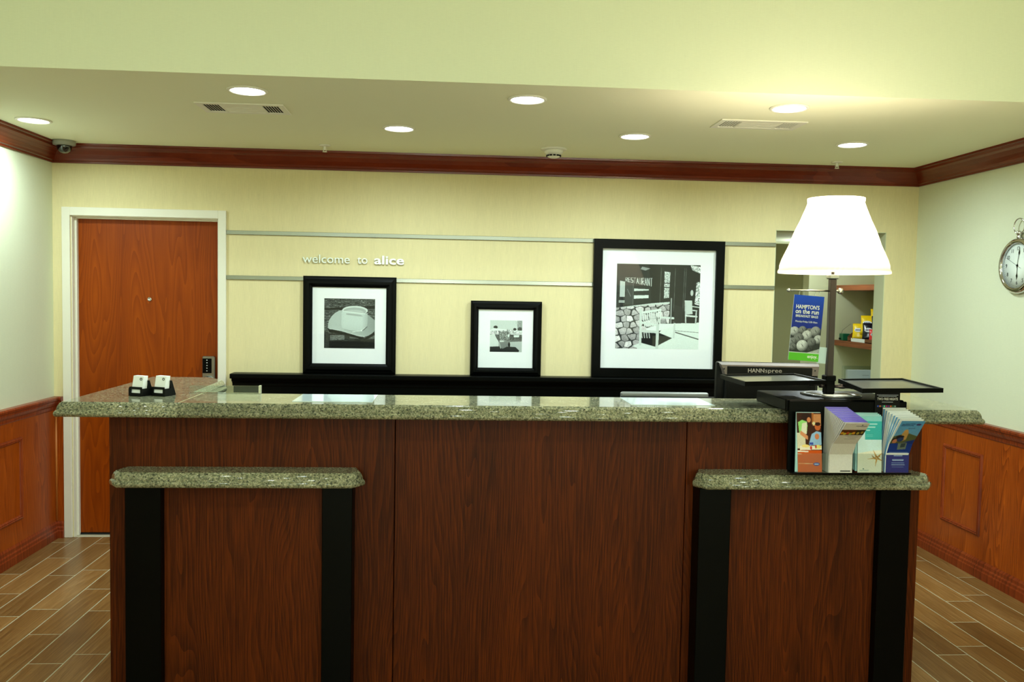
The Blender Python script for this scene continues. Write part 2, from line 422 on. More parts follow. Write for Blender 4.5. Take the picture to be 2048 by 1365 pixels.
# ================================================================== SETTING
# floor with individual wood-look tiles
floor = MB().box(XL - .1, 3.9, LOBBY_Y, 1.8, -0.06, -0.0006).build('floor', M_grout, None, kind='structure')
TW, TL = 0.1466, 0.606
def tile_mesh():
    g = 0.0026; return MB().box(g, TW - g, g, TL - g, -0.006, 0.0, 0.0008)
tm = tile_mesh().build('tile', M_tile, floor); tmesh = tm.data; bpy.data.objects.remove(tm)
col0 = -1.765 - 5 * TW
stag = {}
rest = MB()
first = True
x = XL
k = 0
for ci in range(-1, 40):
    x = col0 + ci * TW
    if x + TW < XL + 0.02 or x > XR: continue
    x0c, x1c = max(x, XL), min(x + TW, XR)
    ph = (ci * 0.37 + 0.11 * ((ci * 7) % 3)) % 1.0
    ys = [-8.0 + ph * TL - TL + TL * q for q in range(16)]
    for y in ys:
        y0, y1 = max(y, LOBBY_Y), min(y + TL, 0.0)
        if y1 - y0 < 0.02: continue
        seen = (x < -1.15 or x + TW > 1.78) and y1 > -3.1
        if seen and x0c == x and x1c == x + TW and y1 - y0 > TL - .001:
            o = bpy.data.objects.new('tile', tmesh); COL.objects.link(o); o.location = (x, y, 0); o.parent = floor
        elif seen:
            MB().box(x0c + .002, x1c - .002, y0 + .002, y1 - .002, -0.006, 0.0, .0008).build('tile', M_tile, floor)
        else:
            rest.box(x0c + .002, x1c - .002, y0 + .002, y1 - .002, -0.006, 0.0)
rest.build('tile_field', M_tile, floor, kind='stuff')

# back wall with the door and pass-through openings
OX0, OX1, OZ = 2.107, 2.858, 2.047            # pass-through
DX0, DX1, DZ = -2.385, -1.488, 2.03           # door opening
T = 0.13
wb = MB()
wb.box(XL - .1, DX0, 0, T, 0, HC + .1); wb.box(DX1, OX0, 0, T, 0, HC + .1); wb.box(OX1, XR + .1, 0, T, 0, HC + .1)
wb.box(DX0, DX1, 0, T, DZ, HC + .1); wb.box(OX0, OX1, 0, T, OZ, HC + .1)
wb.build('wall_back', M_back, None, kind='structure')
# plain painted reveal of the pass-through
rv = MB(); rv.box(OX1 - .004, OX1, -0.0005, T, 0, OZ); rv.box(OX0, OX0 + .004, -0.0005, T, 0, OZ); rv.box(OX0, OX1, -0.0005, T, OZ - .004, OZ)
rv.build('trim_1', M_pantry, None, kind='structure')
MB().box(XL - .1, XL, LOBBY_Y, T, -.05, LOBBY_H).build('wall_left', M_side, None, kind='structure')
MB().box(XR, XR + .1, LOBBY_Y, T, -.05, LOBBY_H).build('wall_right', M_side, None, kind='structure')
MB().box(XL - .1, XR + .1, LOBBY_Y - .1, LOBBY_Y, -.05, LOBBY_H).build('wall_front', M_side, None, kind='structure')
MB().box(XL, XR, YS, YS + .12, HC + .02, LOBBY_H).build('wall_fascia', M_side, None, kind='structure')
MB().box(XL, XR, YS + .0008, 0.13, HC, HC + .05).build('ceiling', M_ceil, None, kind='structure')
MB().box(XL - .1, XR + .1, LOBBY_Y, YS + .1, LOBBY_H, LOBBY_H + .08).build('ceiling_lobby', M_ceil, None, kind='structure')
fs = MB().box(XL, XR, YS, YS + .0008, HC, HC + .02).build('trim_2', M_side, None, kind='structure')

# crown
CP = [(0, -.111), (.012, -.111), (.014, -.100), (.022, -.096), (.026, -.084), (.040, -.060), (.060, -.038), (.074, -.028), (.078, -.016), (.088, -.012), (.090, 0), (0, 0)]
mb = MB(); moulding(mb, (XL, 0, HC), (XR, 0, HC), (0, -1, 0), CP, 1, 1); mb.build('trim_3', M_crown, None, kind='structure')
mb = MB(); moulding(mb, (XL, YS, HC), (XL, 0, HC), (1, 0, 0), CP, 0, 1); mb.build('trim_4', M_crownY, None, kind='structure')
mb = MB(); moulding(mb, (XR, YS, HC), (XR, 0, HC), (-1, 0, 0), CP, 0, 1); mb.build('trim_5', M_crownY, None, kind='structure')
# wainscot boards (12 mm) with chair rail, baseboard, panel mouldings
WZ = 0.84
RAIL = [(0, -.085), (.014, -.085), (.018, -.078), (.018, -.062), (.028, -.052), (.036, -.036), (.036, -.026), (.044, -.020), (.046, -.008), (.040, 0), (0, 0)]
BASE = [(0, 0), (.030, 0), (.030, .045), (.026, .052), (.026, .066), (.020, .074), (.020, .092), (.013, .104), (.010, .112), (0, .112)]
RZ = 0.898
for side, X, nx in (('left', XL, 1), ('right', XR, -1)):
    w_ = setting('trim_%d' % (6 if side == 'left' else 7), (X, -3, 0))
    MB().box(min(X, X + nx * .012), max(X, X + nx * .012), -6.0, 0, 0, WZ + .02).build('board', M_oak, w_)
    mb = MB(); moulding(mb, (X, -6, RZ), (X, 0, RZ), (nx, 0, 0), RAIL, 0, 1); mb.build('chair_rail', M_oaktrim, w_)
    y = -0.44
    while y > -5.5:
        x1 = X + nx * .012
        pr = [(0, -.012), (.006, -.012), (.012, -.005), (.009, 0), (.014, .006), (.006, .012), (0, .012)]
        z0, z1, ya, yb = .235, .715, y, y - .40
        fr = MB()
        def pmould(a, b, inward):
            # small bead: profile across 'inward' direction and out of the wall
            a, b, inw = Vector(a), Vector(b), Vector(inward); d = (b - a).normalized(); out = Vector((nx, 0, 0))
            P2 = [(0, 0), (.006, .010), (.012, .012), (.016, .008), (.020, .010), (.024, .006), (.027, 0)]
            fr.loft([[tuple(a + inw * t + d * t + out * h) for t, h in P2], [tuple(b + inw * t - d * t + out * h) for t, h in P2]])
        pmould((x1, yb, z1), (x1, ya, z1), (0, 0, -1)); pmould((x1, yb, z0), (x1, ya, z0), (0, 0, 1))
        pmould((x1, ya, z0), (x1, ya, z1), (0, -1, 0)); pmould((x1, yb, z0), (x1, yb, z1), (0, 1, 0))
        fr.build('panel_moulding', M_oaktrim, w_)
        y -= 0.95
    mb = MB(); moulding(mb, (X, -6, 0), (X, 0, 0), (nx, 0, 0), BASE, 0, 1); mb.build('baseboard_%s' % side, M_oaktrim, None, kind='structure')
# strip of wainscot on the back wall beside the door, and right of the opening
wbk = setting('trim_8')
MB().box(XL + .012, -2.439, -.012, 0, 0, WZ + .02).build('board', M_oak, wbk)
MB().box(OX1 + .03, XR - .012, -.012, 0, 0, WZ + .02).build('board', M_oak, wbk)
mb = MB(); moulding(mb, (XL, 0, RZ), (-2.439, 0, RZ), (0, -1, 0), RAIL, 1, 0); mb.build('chair_rail', M_oaktrim, wbk)
mb = MB(); moulding(mb, (OX1 + .02, 0, RZ), (XR, 0, RZ), (0, -1, 0), RAIL, 0, 1); mb.build('chair_rail', M_oaktrim, wbk)
mb = MB(); moulding(mb, (XL, 0, 0), (-2.439, 0, 0), (0, -1, 0), BASE, 1, 0); moulding(mb, (OX1 + .02, 0, 0), (XR, 0, 0), (0, -1, 0), BASE, 0, 1); mb.build('baseboard_back', M_oaktrim, None, kind='structure')
mb = MB(); mb.lathe([(.007, .112), (.007, WZ - .02)], (XL + .016, -.016, 0), 8); mb.build('corner_bead', wood('corner_bead_oak', (150, 80, 30), (186, 110, 48), (204, 130, 66), .3), wbk)

# door
door = setting('door_1', (-1.94, 0, 0))
cs = MB()
CW = .049
cs.box(-2.439, -2.439 + CW, -.016, 0, 0, 2.083, .002); cs.box(-1.437 - CW, -1.437, -.016, 0, 0, 2.083, .002); cs.box(-2.439 + CW, -1.437 - CW, -.016, 0, 2.083 - .052, 2.083, .002)
cs.build('casing', M_white, door)
jb = MB(); jb.box(DX0, DX0 + .004, -.001, T, 0, DZ); jb.box(DX1 - .004, DX1, -.001, T, 0, DZ); jb.box(DX0, DX1, -.001, T, DZ - .004, DZ)
jb.box(DX0 + .004, DX0 + .016, .035, .062, 0, DZ - .004, .002); jb.box(DX1 - .010, DX1 - .004, .035, .062, 0, DZ - .004, .002); jb.box(DX0 + .016, DX1 - .010, .035, .062, DZ - .014, DZ - .004, .001)
jb.build('jamb', M_white, door)
MB().box(DX0 + .006, DX1 - .006, .063, .108, .012, DZ - .006, .001).build('door_leaf', M_door, door)
MB().box(DX0 + .004, DX1 - .004, .055, .125, 0, .008).build('threshold', M_dark, door)
MB().lathe([(.0, .0), (.013, 0), (.013, .004), (.009, .006), (.007, .003), (0, .003)], (-1.933, .063, 1.517), 20, 'Y').build('peephole', M_chrome, door)
lk = MB().box(-1.598, -1.519, .030, .063, .955, 1.160, .004).build('keypad_lock', M_steel, door)
MB().box(-1.594, -1.538, .028, .0305, 1.052, 1.146, .001).build('keypad', M_black, lk)
for i in range(5): MB().lathe([(.0, 0), (.0048, 0), (.0048, .004), (.003, .006), (0, .006)], (-1.566, .029, 1.135 - i * .0172), 12, 'Y').build('button', M_steel, lk)
MB().lathe([(0, 0), (.026, 0), (.029, .012), (.029, .030), (.020, .038), (0, .038)], (-1.560, .030, 1.005), 24, 'Y').build('knob', M_steel, lk)

# pantry beyond the opening
pt = MB(); pt.box(2.0, 3.66, 1.5, 1.6, 0, 2.3); pt.box(3.56, 3.66, T, 1.5, 0, 2.3); pt.box(1.9, 2.0, T, 1.6, 0, 2.3)
pt.build('wall_pantry', M_pantry, None, kind='structure')
MB().box(2.0, 3.66, T, 1.6, 2.06, 2.16).build('ceiling_pantry', M_ceil, None, kind='structure')
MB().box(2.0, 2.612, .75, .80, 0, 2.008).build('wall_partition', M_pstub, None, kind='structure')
MB().box(2.612, 2.657, .745, .805, 0, 2.012).build('trim_9', M_pantry, None, kind='structure')
pp = bpy.data.lights.new('pantry_lamp_light', 'POINT'); pp.energy = PANTRY_POWER; pp.color = (0.86, 0.97, 1.0); pp.shadow_soft_size = .03
po = bpy.data.objects.new('pantry_lamp_light', pp); COL.objects.link(po); po.location = (2.80, 1.02, 2.0)
pl = thing('ceiling_lamp', 'round white ceiling lamp inside the pantry beyond the wall opening', 'lamp', (2.80, 1.02, 2.06))
MB().lathe([(.075, 2.06), (.075, 2.052), (.06, 2.048), (.0, 2.048)], (2.80, 1.02, 0), 24).build('lamp_cover', emit('pantry_lens', (240, 250, 245), 3), pl)
M_shelf = wood('shelf_wood', (96, 44, 20), (140, 72, 36), (166, 92, 50), .4, axis='Y')
for z, lab in ((1.72, 'upper brown wooden shelf in the pantry, empty'), (1.26, 'lower brown wooden shelf in the pantry, holding snack bags')):
    tag(MB().box(3.212, 3.559, .30, 1.499, z - .045, z, .002).build('shelf', M_shelf), lab, 'shelf')
tag(MB().box(2.93, 3.558, .50, 1.498, .78, .82, .003).box(2.96, 3.558, .52, 1.498, 0, .78).build('base_cabinet', M_pantry), 'pale base cabinet below the pantry shelves, mostly hidden', 'cabinet')

# ================================================================== CEILING FIXTURES
def downlight(x, y, label):
    t = thing('recessed_downlight', label, 'light', (x, y, HC), 'recessed downlights in the low ceiling')
    MB().lathe([(.088, HC - .0005), (.088, HC - .004), (.082, HC - .008), (.074, HC - .007), (.074, HC - .0005)], (x, y, 0), 40).build('trim_ring', M_whitep, t)
    MB().lathe([(.0735, HC - .001), (.0735, HC - .003), (.06, HC - .0055), (0, HC - .007)], (x, y, 0), 40).build('lens', M_lens, t)
    area('downlight_light', (x, y, HC - .012), .13, DOWN_POWER, LAMP_COL, spread=165, parent=t)
for x, y, l in ((-.919, -1.655, 'large bright downlight at the front left, just above the left air vent'),
                (.315, -1.668, 'large bright downlight at the front centre, near the fascia edge'),
                (1.516, -1.672, 'large bright downlight at the front right, above the right air vent'),
                (-2.231, -.80, 'bright downlight at the far left corner, beside the dome camera'),
                (-.306, -.892, 'bright downlight above the hat picture, second from the left in the rear row'),
                (.970, -.880, 'bright downlight to the right of the smoke detector'),
                (2.211, -.835, 'bright downlight at the far right of the rear row, near the right sprinkler')):
    downlight(x, y, l)

def vent(x0, x1, y0, y1, label):
    t = thing('air_vent', label, 'vent', ((x0 + x1) / 2, (y0 + y1) / 2, HC), 'ceiling air vents')
    z = HC
    fr = MB(); b = .03
    fr.box(x0, x1, y0, y0 + b, z - .006, z - .0005, .001); fr.box(x0, x1, y1 - b, y1, z - .006, z - .0005, .001)
    fr.box(x0, x0 + b, y0 + b, y1 - b, z - .006, z - .0005, .001); fr.box(x1 - b, x1, y0 + b, y1 - b, z - .006, z - .0005, .001)
    W = x1 - x0; xa, xb = x0 + W * .27, x1 - W * .27
    fr.box(xa - .006, xa + .006, y0 + b, y1 - b, z - .006, z - .0005, .001); fr.box(xb - .006, xb + .006, y0 + b, y1 - b, z - .006, z - .0005, .001)
    fr.build('vent_frame', M_whitep, t)
    MB().box(x0 + b, x1 - b, y0 + b, y1 - b, z - .001, z - .0004).build('duct_backing', M_dark, t)
    for a, c in ((x0 + b, xa - .006), (xb + .006, x1 - b)):
        w_ = (c - a) / 6
        for i in range(6):
            xx = a + w_ * (i + .75); m_ = MB(); m_.loft([[(xx, yy, z - .0012), (xx + w_ * .42, yy, z - .0035), (xx + w_ * .42, yy, z - .0045), (xx, yy, z - .0022)] for yy in (y0 + b, y1 - b)])
            m_.build('slat', M_whitep, t)
    for i in range(4):
        h = (y1 - y0 - 2 * b) / 8; yy = y0 + b + h * (2 * i + 1)
        m_ = MB(); m_.loft([[(xx, yy - h * .98, z - .0050), (xx, yy - h * .98, z - .0035), (xx, yy + h * .98, z - .0025), (xx, yy + h * .98, z - .0040)] for xx in (xa + .006, xb - .006)])
        m_.build('slat', M_whitep, t)
vent(-1.232, -.818, -1.388, -1.168, 'white ceiling air vent on the left, below the front left downlight')
vent(1.292, 1.725, -1.390, -1.190, 'white ceiling air vent on the right, beside the front right downlight')

sd = thing('smoke_detector', 'round white smoke detector on the ceiling near the dark crown moulding', 'detector', (.581, -.40, HC))
MB().lathe([(.078, HC), (.078, HC - .006), (.070, HC - .010), (.0, HC - .010)], (.581, -.40, 0), 36).build('base_plate', M_whitep, sd)
MB().lathe([(.056, HC - .010), (.056, HC - .024), (.046, HC - .034), (.040, HC - .036), (.036, HC - .050), (.024, HC - .054), (0, HC - .054)], (.581, -.40, 0), 32).build('housing', M_whitep, sd)
for i in range(12):
    a = i * PI / 6; MB().box(-.007, .007, -.0445, -.038, HC - .047, HC - .039).build('slot', M_dark, sd).data.transform(Matrix.Translation((.581, -.40, 0)) @ Matrix.Rotation(a, 4, 'Z'))
def sprinkler(x, y, lab):
    s = thing('sprinkler_head', lab, 'sprinkler', (x, y, HC), 'ceiling sprinkler heads')
    MB().lathe([(.036, HC), (.034, HC - .004), (.012, HC - .006), (0, HC - .006)], (x, y, 0), 24).build('escutcheon', M_whitep, s)
    MB().lathe([(.008, HC - .005), (.008, HC - .02), (.005, HC - .024), (.005, HC - .03)], (x, y, 0), 12).build('stem', M_whitep, s)
    mb = MB(); mb.tube([(x - .008, y, HC - .02), (x - .011, y, HC - .030), (x - .003, y, HC - .038)], .002, 6); mb.tube([(x + .008, y, HC - .02), (x + .011, y, HC - .030), (x + .003, y, HC - .038)], .002, 6)
    mb.build('yoke', M_whitep, s)
    MB().lathe([(.014, HC - .038), (.014, HC - .040), (0, HC - .040)], (x, y, 0), 16).build('deflector', M_whitep, s)
sprinkler(-.787, -.28, 'small white ceiling sprinkler head left of the smoke detector')
sprinkler(2.404, -.22, 'small white ceiling sprinkler head at the right, near the crown moulding')
cx, cy = -2.352, -.165
dc = thing('dome_camera', 'grey dome security camera in the left ceiling corner', 'camera', (cx, cy, HC))
MB().lathe([(.062, HC), (.064, HC - .012), (.062, HC - .026), (.046, HC - .030), (0, HC - .030)], (cx, cy, 0), 32).build('mount', plain('camera_grey', (150, 150, 138), .35), dc)
M_domegl = plain('smoked_dome', (14, 18, 14), .05, coat=1)
MB().lathe([(.044, HC - .029), (.044, HC - .036), (.041, HC - .050), (.033, HC - .063), (.018, HC - .073), (.004, HC - .076), (0, HC - .076)], (cx, cy, 0), 32).build('dome', M_domegl, dc)

# ================================================================== BACK WALL OBJECTS
for z, lab in ((1.9485, 'upper brushed steel rail across the back wall, just below head height of the large picture'), (1.6655, 'lower brushed steel rail across the back wall, beneath the welcome lettering')):
    tag(MB().box(-1.436, 2.108, -.011, -.0005, z - .0125, z + .0125, .0015).build('wall_rail', M_steel), lab, 'rail')

pl_ = thing('picture_ledge', 'long black picture ledge with black panel below on the back wall', 'shelf', (0, 0, 1.05))
mb = MB(); mb.yz([(-.0005, 1.034), (-.118, 1.034), (-.122, 1.040), (-.122, 1.060), (-.118, 1.064), (-.0005, 1.064)], -1.387, 2.06); mb.build('ledge_top', M_black, pl_)
mb = MB(); mb.yz([(-.0005, .985), (-.078, .985), (-.082, .990), (-.082, 1.002), (-.092, 1.012), (-.104, 1.018), (-.108, 1.034), (-.0005, 1.034)], -1.380, 2.053); mb.build('cornice', M_black, pl_)
mb = MB(); mb.box(-1.375, 2.048, -.072, -.0005, 0, .985); mb.box(-1.378, 2.05, -.080, -.0005, .80, .812); mb.build('apron_panel', M_black, pl_)

def picture(x0, x1, z0, z1, m, p, cv, label, flat=False):
    """m = mat opening rectangle, p = print rectangle (x0,x1,z0,z1)"""
    cx = (x0 + x1) / 2; yb = -.013
    t = thing('framed_picture', label, 'picture', (cx, yb, z0), 'framed photographs on the ledge')
    if flat: P = [(0, 0), (0, .030), (.003, .033), (.057, .033), (.059, .031), (.059, 0)]
    else: P = [(0, 0), (0, .022), (.006, .028), (.014, .030), (.024, .036), (.036, .036), (.042, .028), (.050, .022), (.053, .018), (.053, 0)]
    fr = MB()
    wl, wr, wbm, wt = m[0] - x0, x1 - m[1], m[2] - z0, z1 - m[3]
    ov = .001
    rings = []
    for d, h in P:
        k = d / P[-1][0]
        X0, X1, Z0, Z1 = x0 + wl * k, x1 - wr * k, z0 + wbm * k, z1 - wt * k
        rings.append([(X0, yb - h, Z0), (X1, yb - h, Z0), (X1, yb - h, Z1), (X0, yb - h, Z1)])
    rings.append(rings[0])
    fr.loft(rings, cap=False); fr.build('frame', M_black, t)
    MB().box(m[0] - .004, m[1] + .004, yb - .010, yb, m[2] - .004, m[3] + .004).build('mat_board', M_mat, t)
    yp = yb - .0105
    print_mesh('photo_print', cv, lambda u, v: (p[0] + (p[1] - p[0]) * u, yp, p[3] - (p[3] - p[2]) * v), M_ink, t)
    g = MB(); g.add([(m[0] - .002, yb - .016, m[2] - .002), (m[1] + .002, yb - .016, m[2] - .002), (m[1] + .002, yb - .016, m[3] + .002), (m[0] - .002, yb - .016, m[3] + .002)], [(0, 1, 2, 3)])
    g.build('glass', M_glass, t)
    return t

def G(v, g=1.03): return (v * .97, v * g if v * g < 255 else 255, v)
# hat on weathered logs
c = Cv(150, 150, G(70)); c.noise(.30, 9, 2); c.noise(.18, 30, 3)
c.poly([(0, .20), (.45, .17), (1, .13), (1, .19), (.5, .22), (0, .235)], G(14))
c.a[c.Y > .70] *= .5
c.poly([(.12, .74), (.40, .73), (.40, .83), (.12, .84)], G(104)); c.poly([(.50, .74), (1, .72), (1, .80), (.5, .80)], G(92)); c.poly([(.0, .66), (.09, .68), (.09, 1), (0, 1)], G(44))
c.poly([(.1, .86), (1, .83), (1, .97), (.1, 1)], G(18)); c.noise(.16, 7, 2)
c.poly([(.07, .60), (.30, .66), (.8, .79), (.98, .66), (1, .72), (.82, .83), (.3, .71), (.1, .68)], G(8))
tone = lambda a, fx, fy, lo, hi: (lambda X, Y: np.stack([np.clip(a + fx(X) + fy(Y), lo, hi)] * 3, -1) * np.array([.93, 1.0, .97]))
brim = [(.082, .60), (.078, .53), (.10, .44), (.15, .36), (.22, .29), (.30, .245), (.36, .235), (.85, .31), (.93, .37), (1, .43), (1, .63), (.95, .69), (.88, .735), (.80, .757), (.70, .748), (.55, .71), (.35, .65), (.18, .62), (.10, .612)]
c.poly(brim, tone(192, lambda X: -62 * np.clip(X - .30, 0, 1) - 60 * np.clip(.16 - X, 0, 1), lambda Y: 60 * np.clip(Y - .55, 0, 1), 90, 222))
for a, b in zip(brim[13:], brim[14:]): c.line(a, b, .010, G(214))
for a, b in zip(brim[:6], brim[1:7]): c.line(a, b, .006, G(208))
c.ell(.605, .235, .252, .092, G(214)); c.ell(.60, .250, .226, .076, G(170)); c.ell(.58, .275, .20, .055, G(188))
crown = [(.338, .30), (.35, .262), (.385, .25), (.50, .262), (.66, .283), (.78, .295), (.85, .285), (.857, .34), (.855, .44), (.85, .52), (.83, .575), (.77, .615), (.66, .645), (.55, .645), (.43, .62), (.345, .585), (.335, .50), (.34, .40)]
c.poly(crown, tone(212, lambda X: -260 * np.clip(X - .74, 0, 1) - 60 * np.clip(.40 - X, 0, 1), lambda Y: -60 * np.clip(Y - .50, 0, 1), 84, 224))
c.poly([(.42, .295), (.58, .30), (.74, .325), (.76, .36), (.60, .345), (.44, .325)], G(178)); c.line((.44, .305), (.72, .335), .008, G(150)); c.line((.37, .252), (.80, .30), .012, G(228))
c.line((.845, .56), (.77, .63), .014, G(84)); c.line((.77, .63), (.62, .665), .010, G(100)); c.line((.40, .62), (.58, .655), .006, G(140))
c.line((.74, .64), (.56, .665), .014, G(224)); c.line((.80, .58), (.735, .64), .010, G(216)); c.ell(.735, .637, .014, .016, G(238))
c.noise(.03, 1, 1)
picture(-.953, -.368, 1.0645, 1.684, (-.896, -.431, 1.129, 1.615), (-.822, -.502, 1.227, 1.544), c, 'medium black framed photograph of a cowboy hat, left on the ledge')
# parked car photograph
c = Cv(110, 110, G(205)); c.poly([(0, .45), (1, .45), (1, .66), (0, .66)], G(70)); m_ = (c.Y > .30) & (c.Y < .66); c.noise(.45, 3, 3, m_)
c.a[(c.X > .85) & (c.Y < .33)] = G(150); c.noise(.12, 3, 3, (c.X > .8) & (c.Y < .33))
c.ell(.17, .22, .065, .05, G(40)); c.ell(.77, .28, .05, .045, G(45)); c.ell(.93, .27, .07, .06, G(60))
c.poly([(0, .31), (.12, .25), (.55, .29), (.55, .31), (0, .335)], G(228)); c.poly([(.75, .32), (1, .32), (1, .35), (.75, .35)], G(225))
c.poly([(0, .66), (1, .62), (1, 1), (0, 1)], G(182)); c.poly([(.62, .62), (1, .60), (1, .66), (.6, .68)], G(90))
c.poly([(0, .46), (.14, .44), (.22, .60), (.3, .70), (.28, .83), (0, .83)], G(212)); c.poly([(0, .84), (.35, .82), (.8, .84), (.92, .95), (.9, 1), (0, 1)], G(40))
c.poly([(.26, .62), (.45, .66), (.64, .62), (.60, .80), (.40, .90), (.28, .82)], G(120)); c.poly([(.30, .64), (.42, .63), (.44, .68), (.31, .69)], G(205))
c.poly([(.28, .36), (.6, .34), (.62, .60), (.45, .64), (.3, .60)], G(120)); c.noise(.4, 3, 3, (c.X > .28) & (c.X < .6) & (c.Y > .36) & (c.Y < .62))
c.ell(.60, .77, .035, .08, G(28)); c.line((.28, .34), (.28, .70), .012, G(30)); c.line((.28, .70), (.34, .88), .03, G(170)); c.line((.54, .28), (.54, .42), .015, G(60))
c.poly([(.74, .46), (.92, .46), (.9, .53), (.74, .53)], G(225)); c.ell(.58, .48, .03, .05, G(220)); c.noise(.04, 1, 1)
picture(.109, .567, 1.0645, 1.546, (.159, .513, 1.115, 1.491), (.235, .442, 1.218, 1.422), c, 'smallest black framed photograph, showing an old car, in the middle of the ledge')
# bench in front of a stone restaurant front
c = Cv(200, 200, G(30)); 
c.poly([(.0, .0), (.38, 0), (.42, .45), (0, .52)], G(44)); c.poly([(.30, .03), (.40, .05), (.34, .075), (.28, .06)], G(150))
c.poly([(.04, .20), (.10, .21), (.10, .39), (.04, .39)], G(190)); c.poly([(.21, .29), (.385, .295), (.385, .31), (.21, .32)], G(215)); c.poly([(.21, .37), (.385, .365), (.385, .40), (.21, .41)], G(220)); c.poly([(.03, .43), (.10, .43), (.10, .46), (.03, .46)], G(160))
c.poly([(.10, .2), (.2, .2), (.2, .48), (.10, .48)], G(62)); c.line((.2, .2), (.2, .48), .006, G(120)); c.line((.13, .30), (.17, .38), .008, G(110))
c.poly([(.57, .08), (.64, .09), (.63, .39), (.57, .40)], G(180)); c.noise(.2, 3, 3, (c.X > .57) & (c.X < .63) & (c.Y > .09) & (c.Y < .39))
for y in (.22, .27): c.line((.57, y), (.64, y), .008, G(24))
for x_ in (.53, .70, .81, .83): c.line((x_, .04), (x_ - .01, .55), .006, G(88))
c.poly([(.88, 0), (1, .02), (1, .10), (.9, .06)], G(200)); c.noise(.3, 3, 3, (c.X > .88) & (c.Y < .10)); c.poly([(.96, .20), (1, .2), (1, .48), (.94, .46)], G(185)); c.noise(.35, 3, 4, (c.X > .94) & (c.Y > .2) & (c.Y < .48)); c.ell(.905, .33, .018, .035, G(190))
c.poly([(0, .52), (.42, .46), (.64, .44), (.64, .68), (.55, 1), (0, 1)], G(205))
c.poly([(.62, .70), (1, .68), (1, 1), (.0, 1), (.28, .95)], G(228))
seeds = []                 # a wall of irregular stones
for row in range(8):
    for q in range(9): seeds.append((q * .085 + (.04 if row % 2 else 0) + rng.uniform(-.02, .02), .51 + row * .075 - .12 * q * .085 + rng.uniform(-.015, .015), rng.uniform(150, 232)))
D = np.stack([np.hypot((c.X - a) * (.85 + .0 * g_), (c.Y - b) * 1.15) for a, b, g_ in seeds]); o2 = np.argsort(D, 0)[:2]
d1 = np.take_along_axis(D, o2[:1], 0)[0]; d2 = np.take_along_axis(D, o2[1:2], 0)[0]; gs = np.array([g_ for _, _, g_ in seeds])[o2[0]]
wallm = (c.Y > .52 - .09 * c.X) & (c.X < .64) & (c.Y < .70 + 1.1 * np.clip(.62 - c.X, 0, 1))
sy = np.array([b for _, b, _ in seeds])[o2[0]]
c.a[wallm] = np.stack([gs - 260 * np.clip(c.Y - sy, -.05, .1)] * 3, -1)[wallm]; c.noise(.06, 4, 4, wallm)
c.a[wallm & (d2 - d1 < .010 + .006 * np.sin(c.X * 40))] = G(52)
c.poly([(.62, .70), (1, .68), (1, 1), (.28, 1), (.20, .97), (.3, .93), (.5, .9)], G(226)); c.line((.72, .80), (1, .88), .012, G(60)); c.line((.7, .78), (1, .80), .006, G(120))
c.poly([(.30, .82), (.50, .80), (.68, .87), (.53, .95), (.50, .98), (.31, .93)], G(28)); 
for q in range(4): c.line((.31 + q * .03, .80), (.32 + q * .03, .87), .012, G(190))
for q in range(9): c.line((.32 + q * .027, .58 + .0 * q - q * .006), (.35 + q * .022, .74 - q * .004), .013, G(225))
c.line((.30, .575), (.53, .535), .026, G(222)); c.poly([(.36, .76), (.54, .70), (.70, .70), (.70, .73), (.50, .79), (.37, .78)], G(232))
c.line((.295, .54), (.30, .95), .028, G(210)); c.line((.30, .69), (.50, .72), .026, G(218)); c.line((.32, .79), (.49, .80), .03, G(205)); c.line((.505, .72), (.50, .99), .034, G(205)); c.line((.54, .625), (.72, .635), .024, G(215)); c.line((.71, .64), (.70, .86), .02, G(205))
for q in range(4): c.line((.54 + q * .016, .66), (.55 + q * .016, .70), .006, G(90))
c.poly([(.70, .47), (.80, .50), (.80, .68), (.70, .69)], G(40)); c.line((.66, .40), (.66, .69), .014, G(150))
c.poly([(.82, .42), (.91, .42), (.92, .58), (.83, .59)], G(200)); c.line((.83, .44), (.84, .69), .016, G(190)); c.line((.84, .53), (.97, .54), .014, G(200)); c.line((.84, .60), (.97, .61), .02, G(215)); c.line((.965, .54), (.96, .69), .016, G(190)); c.line((.92, .49), (1, .50), .012, G(205)); c.poly([(.85, .65), (.95, .63), (.95, .69), (.85, .69)], G(30))
for q, ch in enumerate('RESTAURANT'):   # window lettering, drawn as simple strokes
    x0_, y0_ = .105 + q * .033, .165; h_ = .04 + q * .006; col = G(210)
    S = {'E': [((0, 0), (0, 1)), ((0, 0), (1, 0)), ((0, .5), (.8, .5)), ((0, 1), (1, 1))], 'S': [((1, 0), (0, 0)), ((0, 0), (0, .5)), ((0, .5), (1, .5)), ((1, .5), (1, 1)), ((1, 1), (0, 1))], 'T': [((0, 0), (1, 0)), ((.5, 0), (.5, 1))], 'A': [((0, 1), (.5, 0)), ((.5, 0), (1, 1)), ((.2, .65), (.8, .65))], 'U': [((0, 0), (0, 1)), ((0, 1), (1, 1)), ((1, 1), (1, 0))],
         'R': [((0, 0), (0, 1)), ((0, 0), (1, 0)), ((1, 0), (1, .5)), ((1, .5), (0, .5)), ((.2, .5), (1, 1))], 'N': [((0, 1), (0, 0)), ((0, 0), (1, 1)), ((1, 1), (1, 0))]}[ch]
    for a, b in S: c.line((x0_ + a[0] * .022, y0_ + a[1] * h_), (x0_ + b[0] * .022, y0_ + b[1] * h_), .007, col)
c.noise(.03, 1, 1)
pic3 = picture(.897, 1.757, 1.0645, 1.960, (.954, 1.702, 1.124, 1.900), (1.052, 1.603, 1.252, 1.803), c, 'largest black framed photograph, showing a bench outside a stone restaurant, right on the ledge', flat=True)

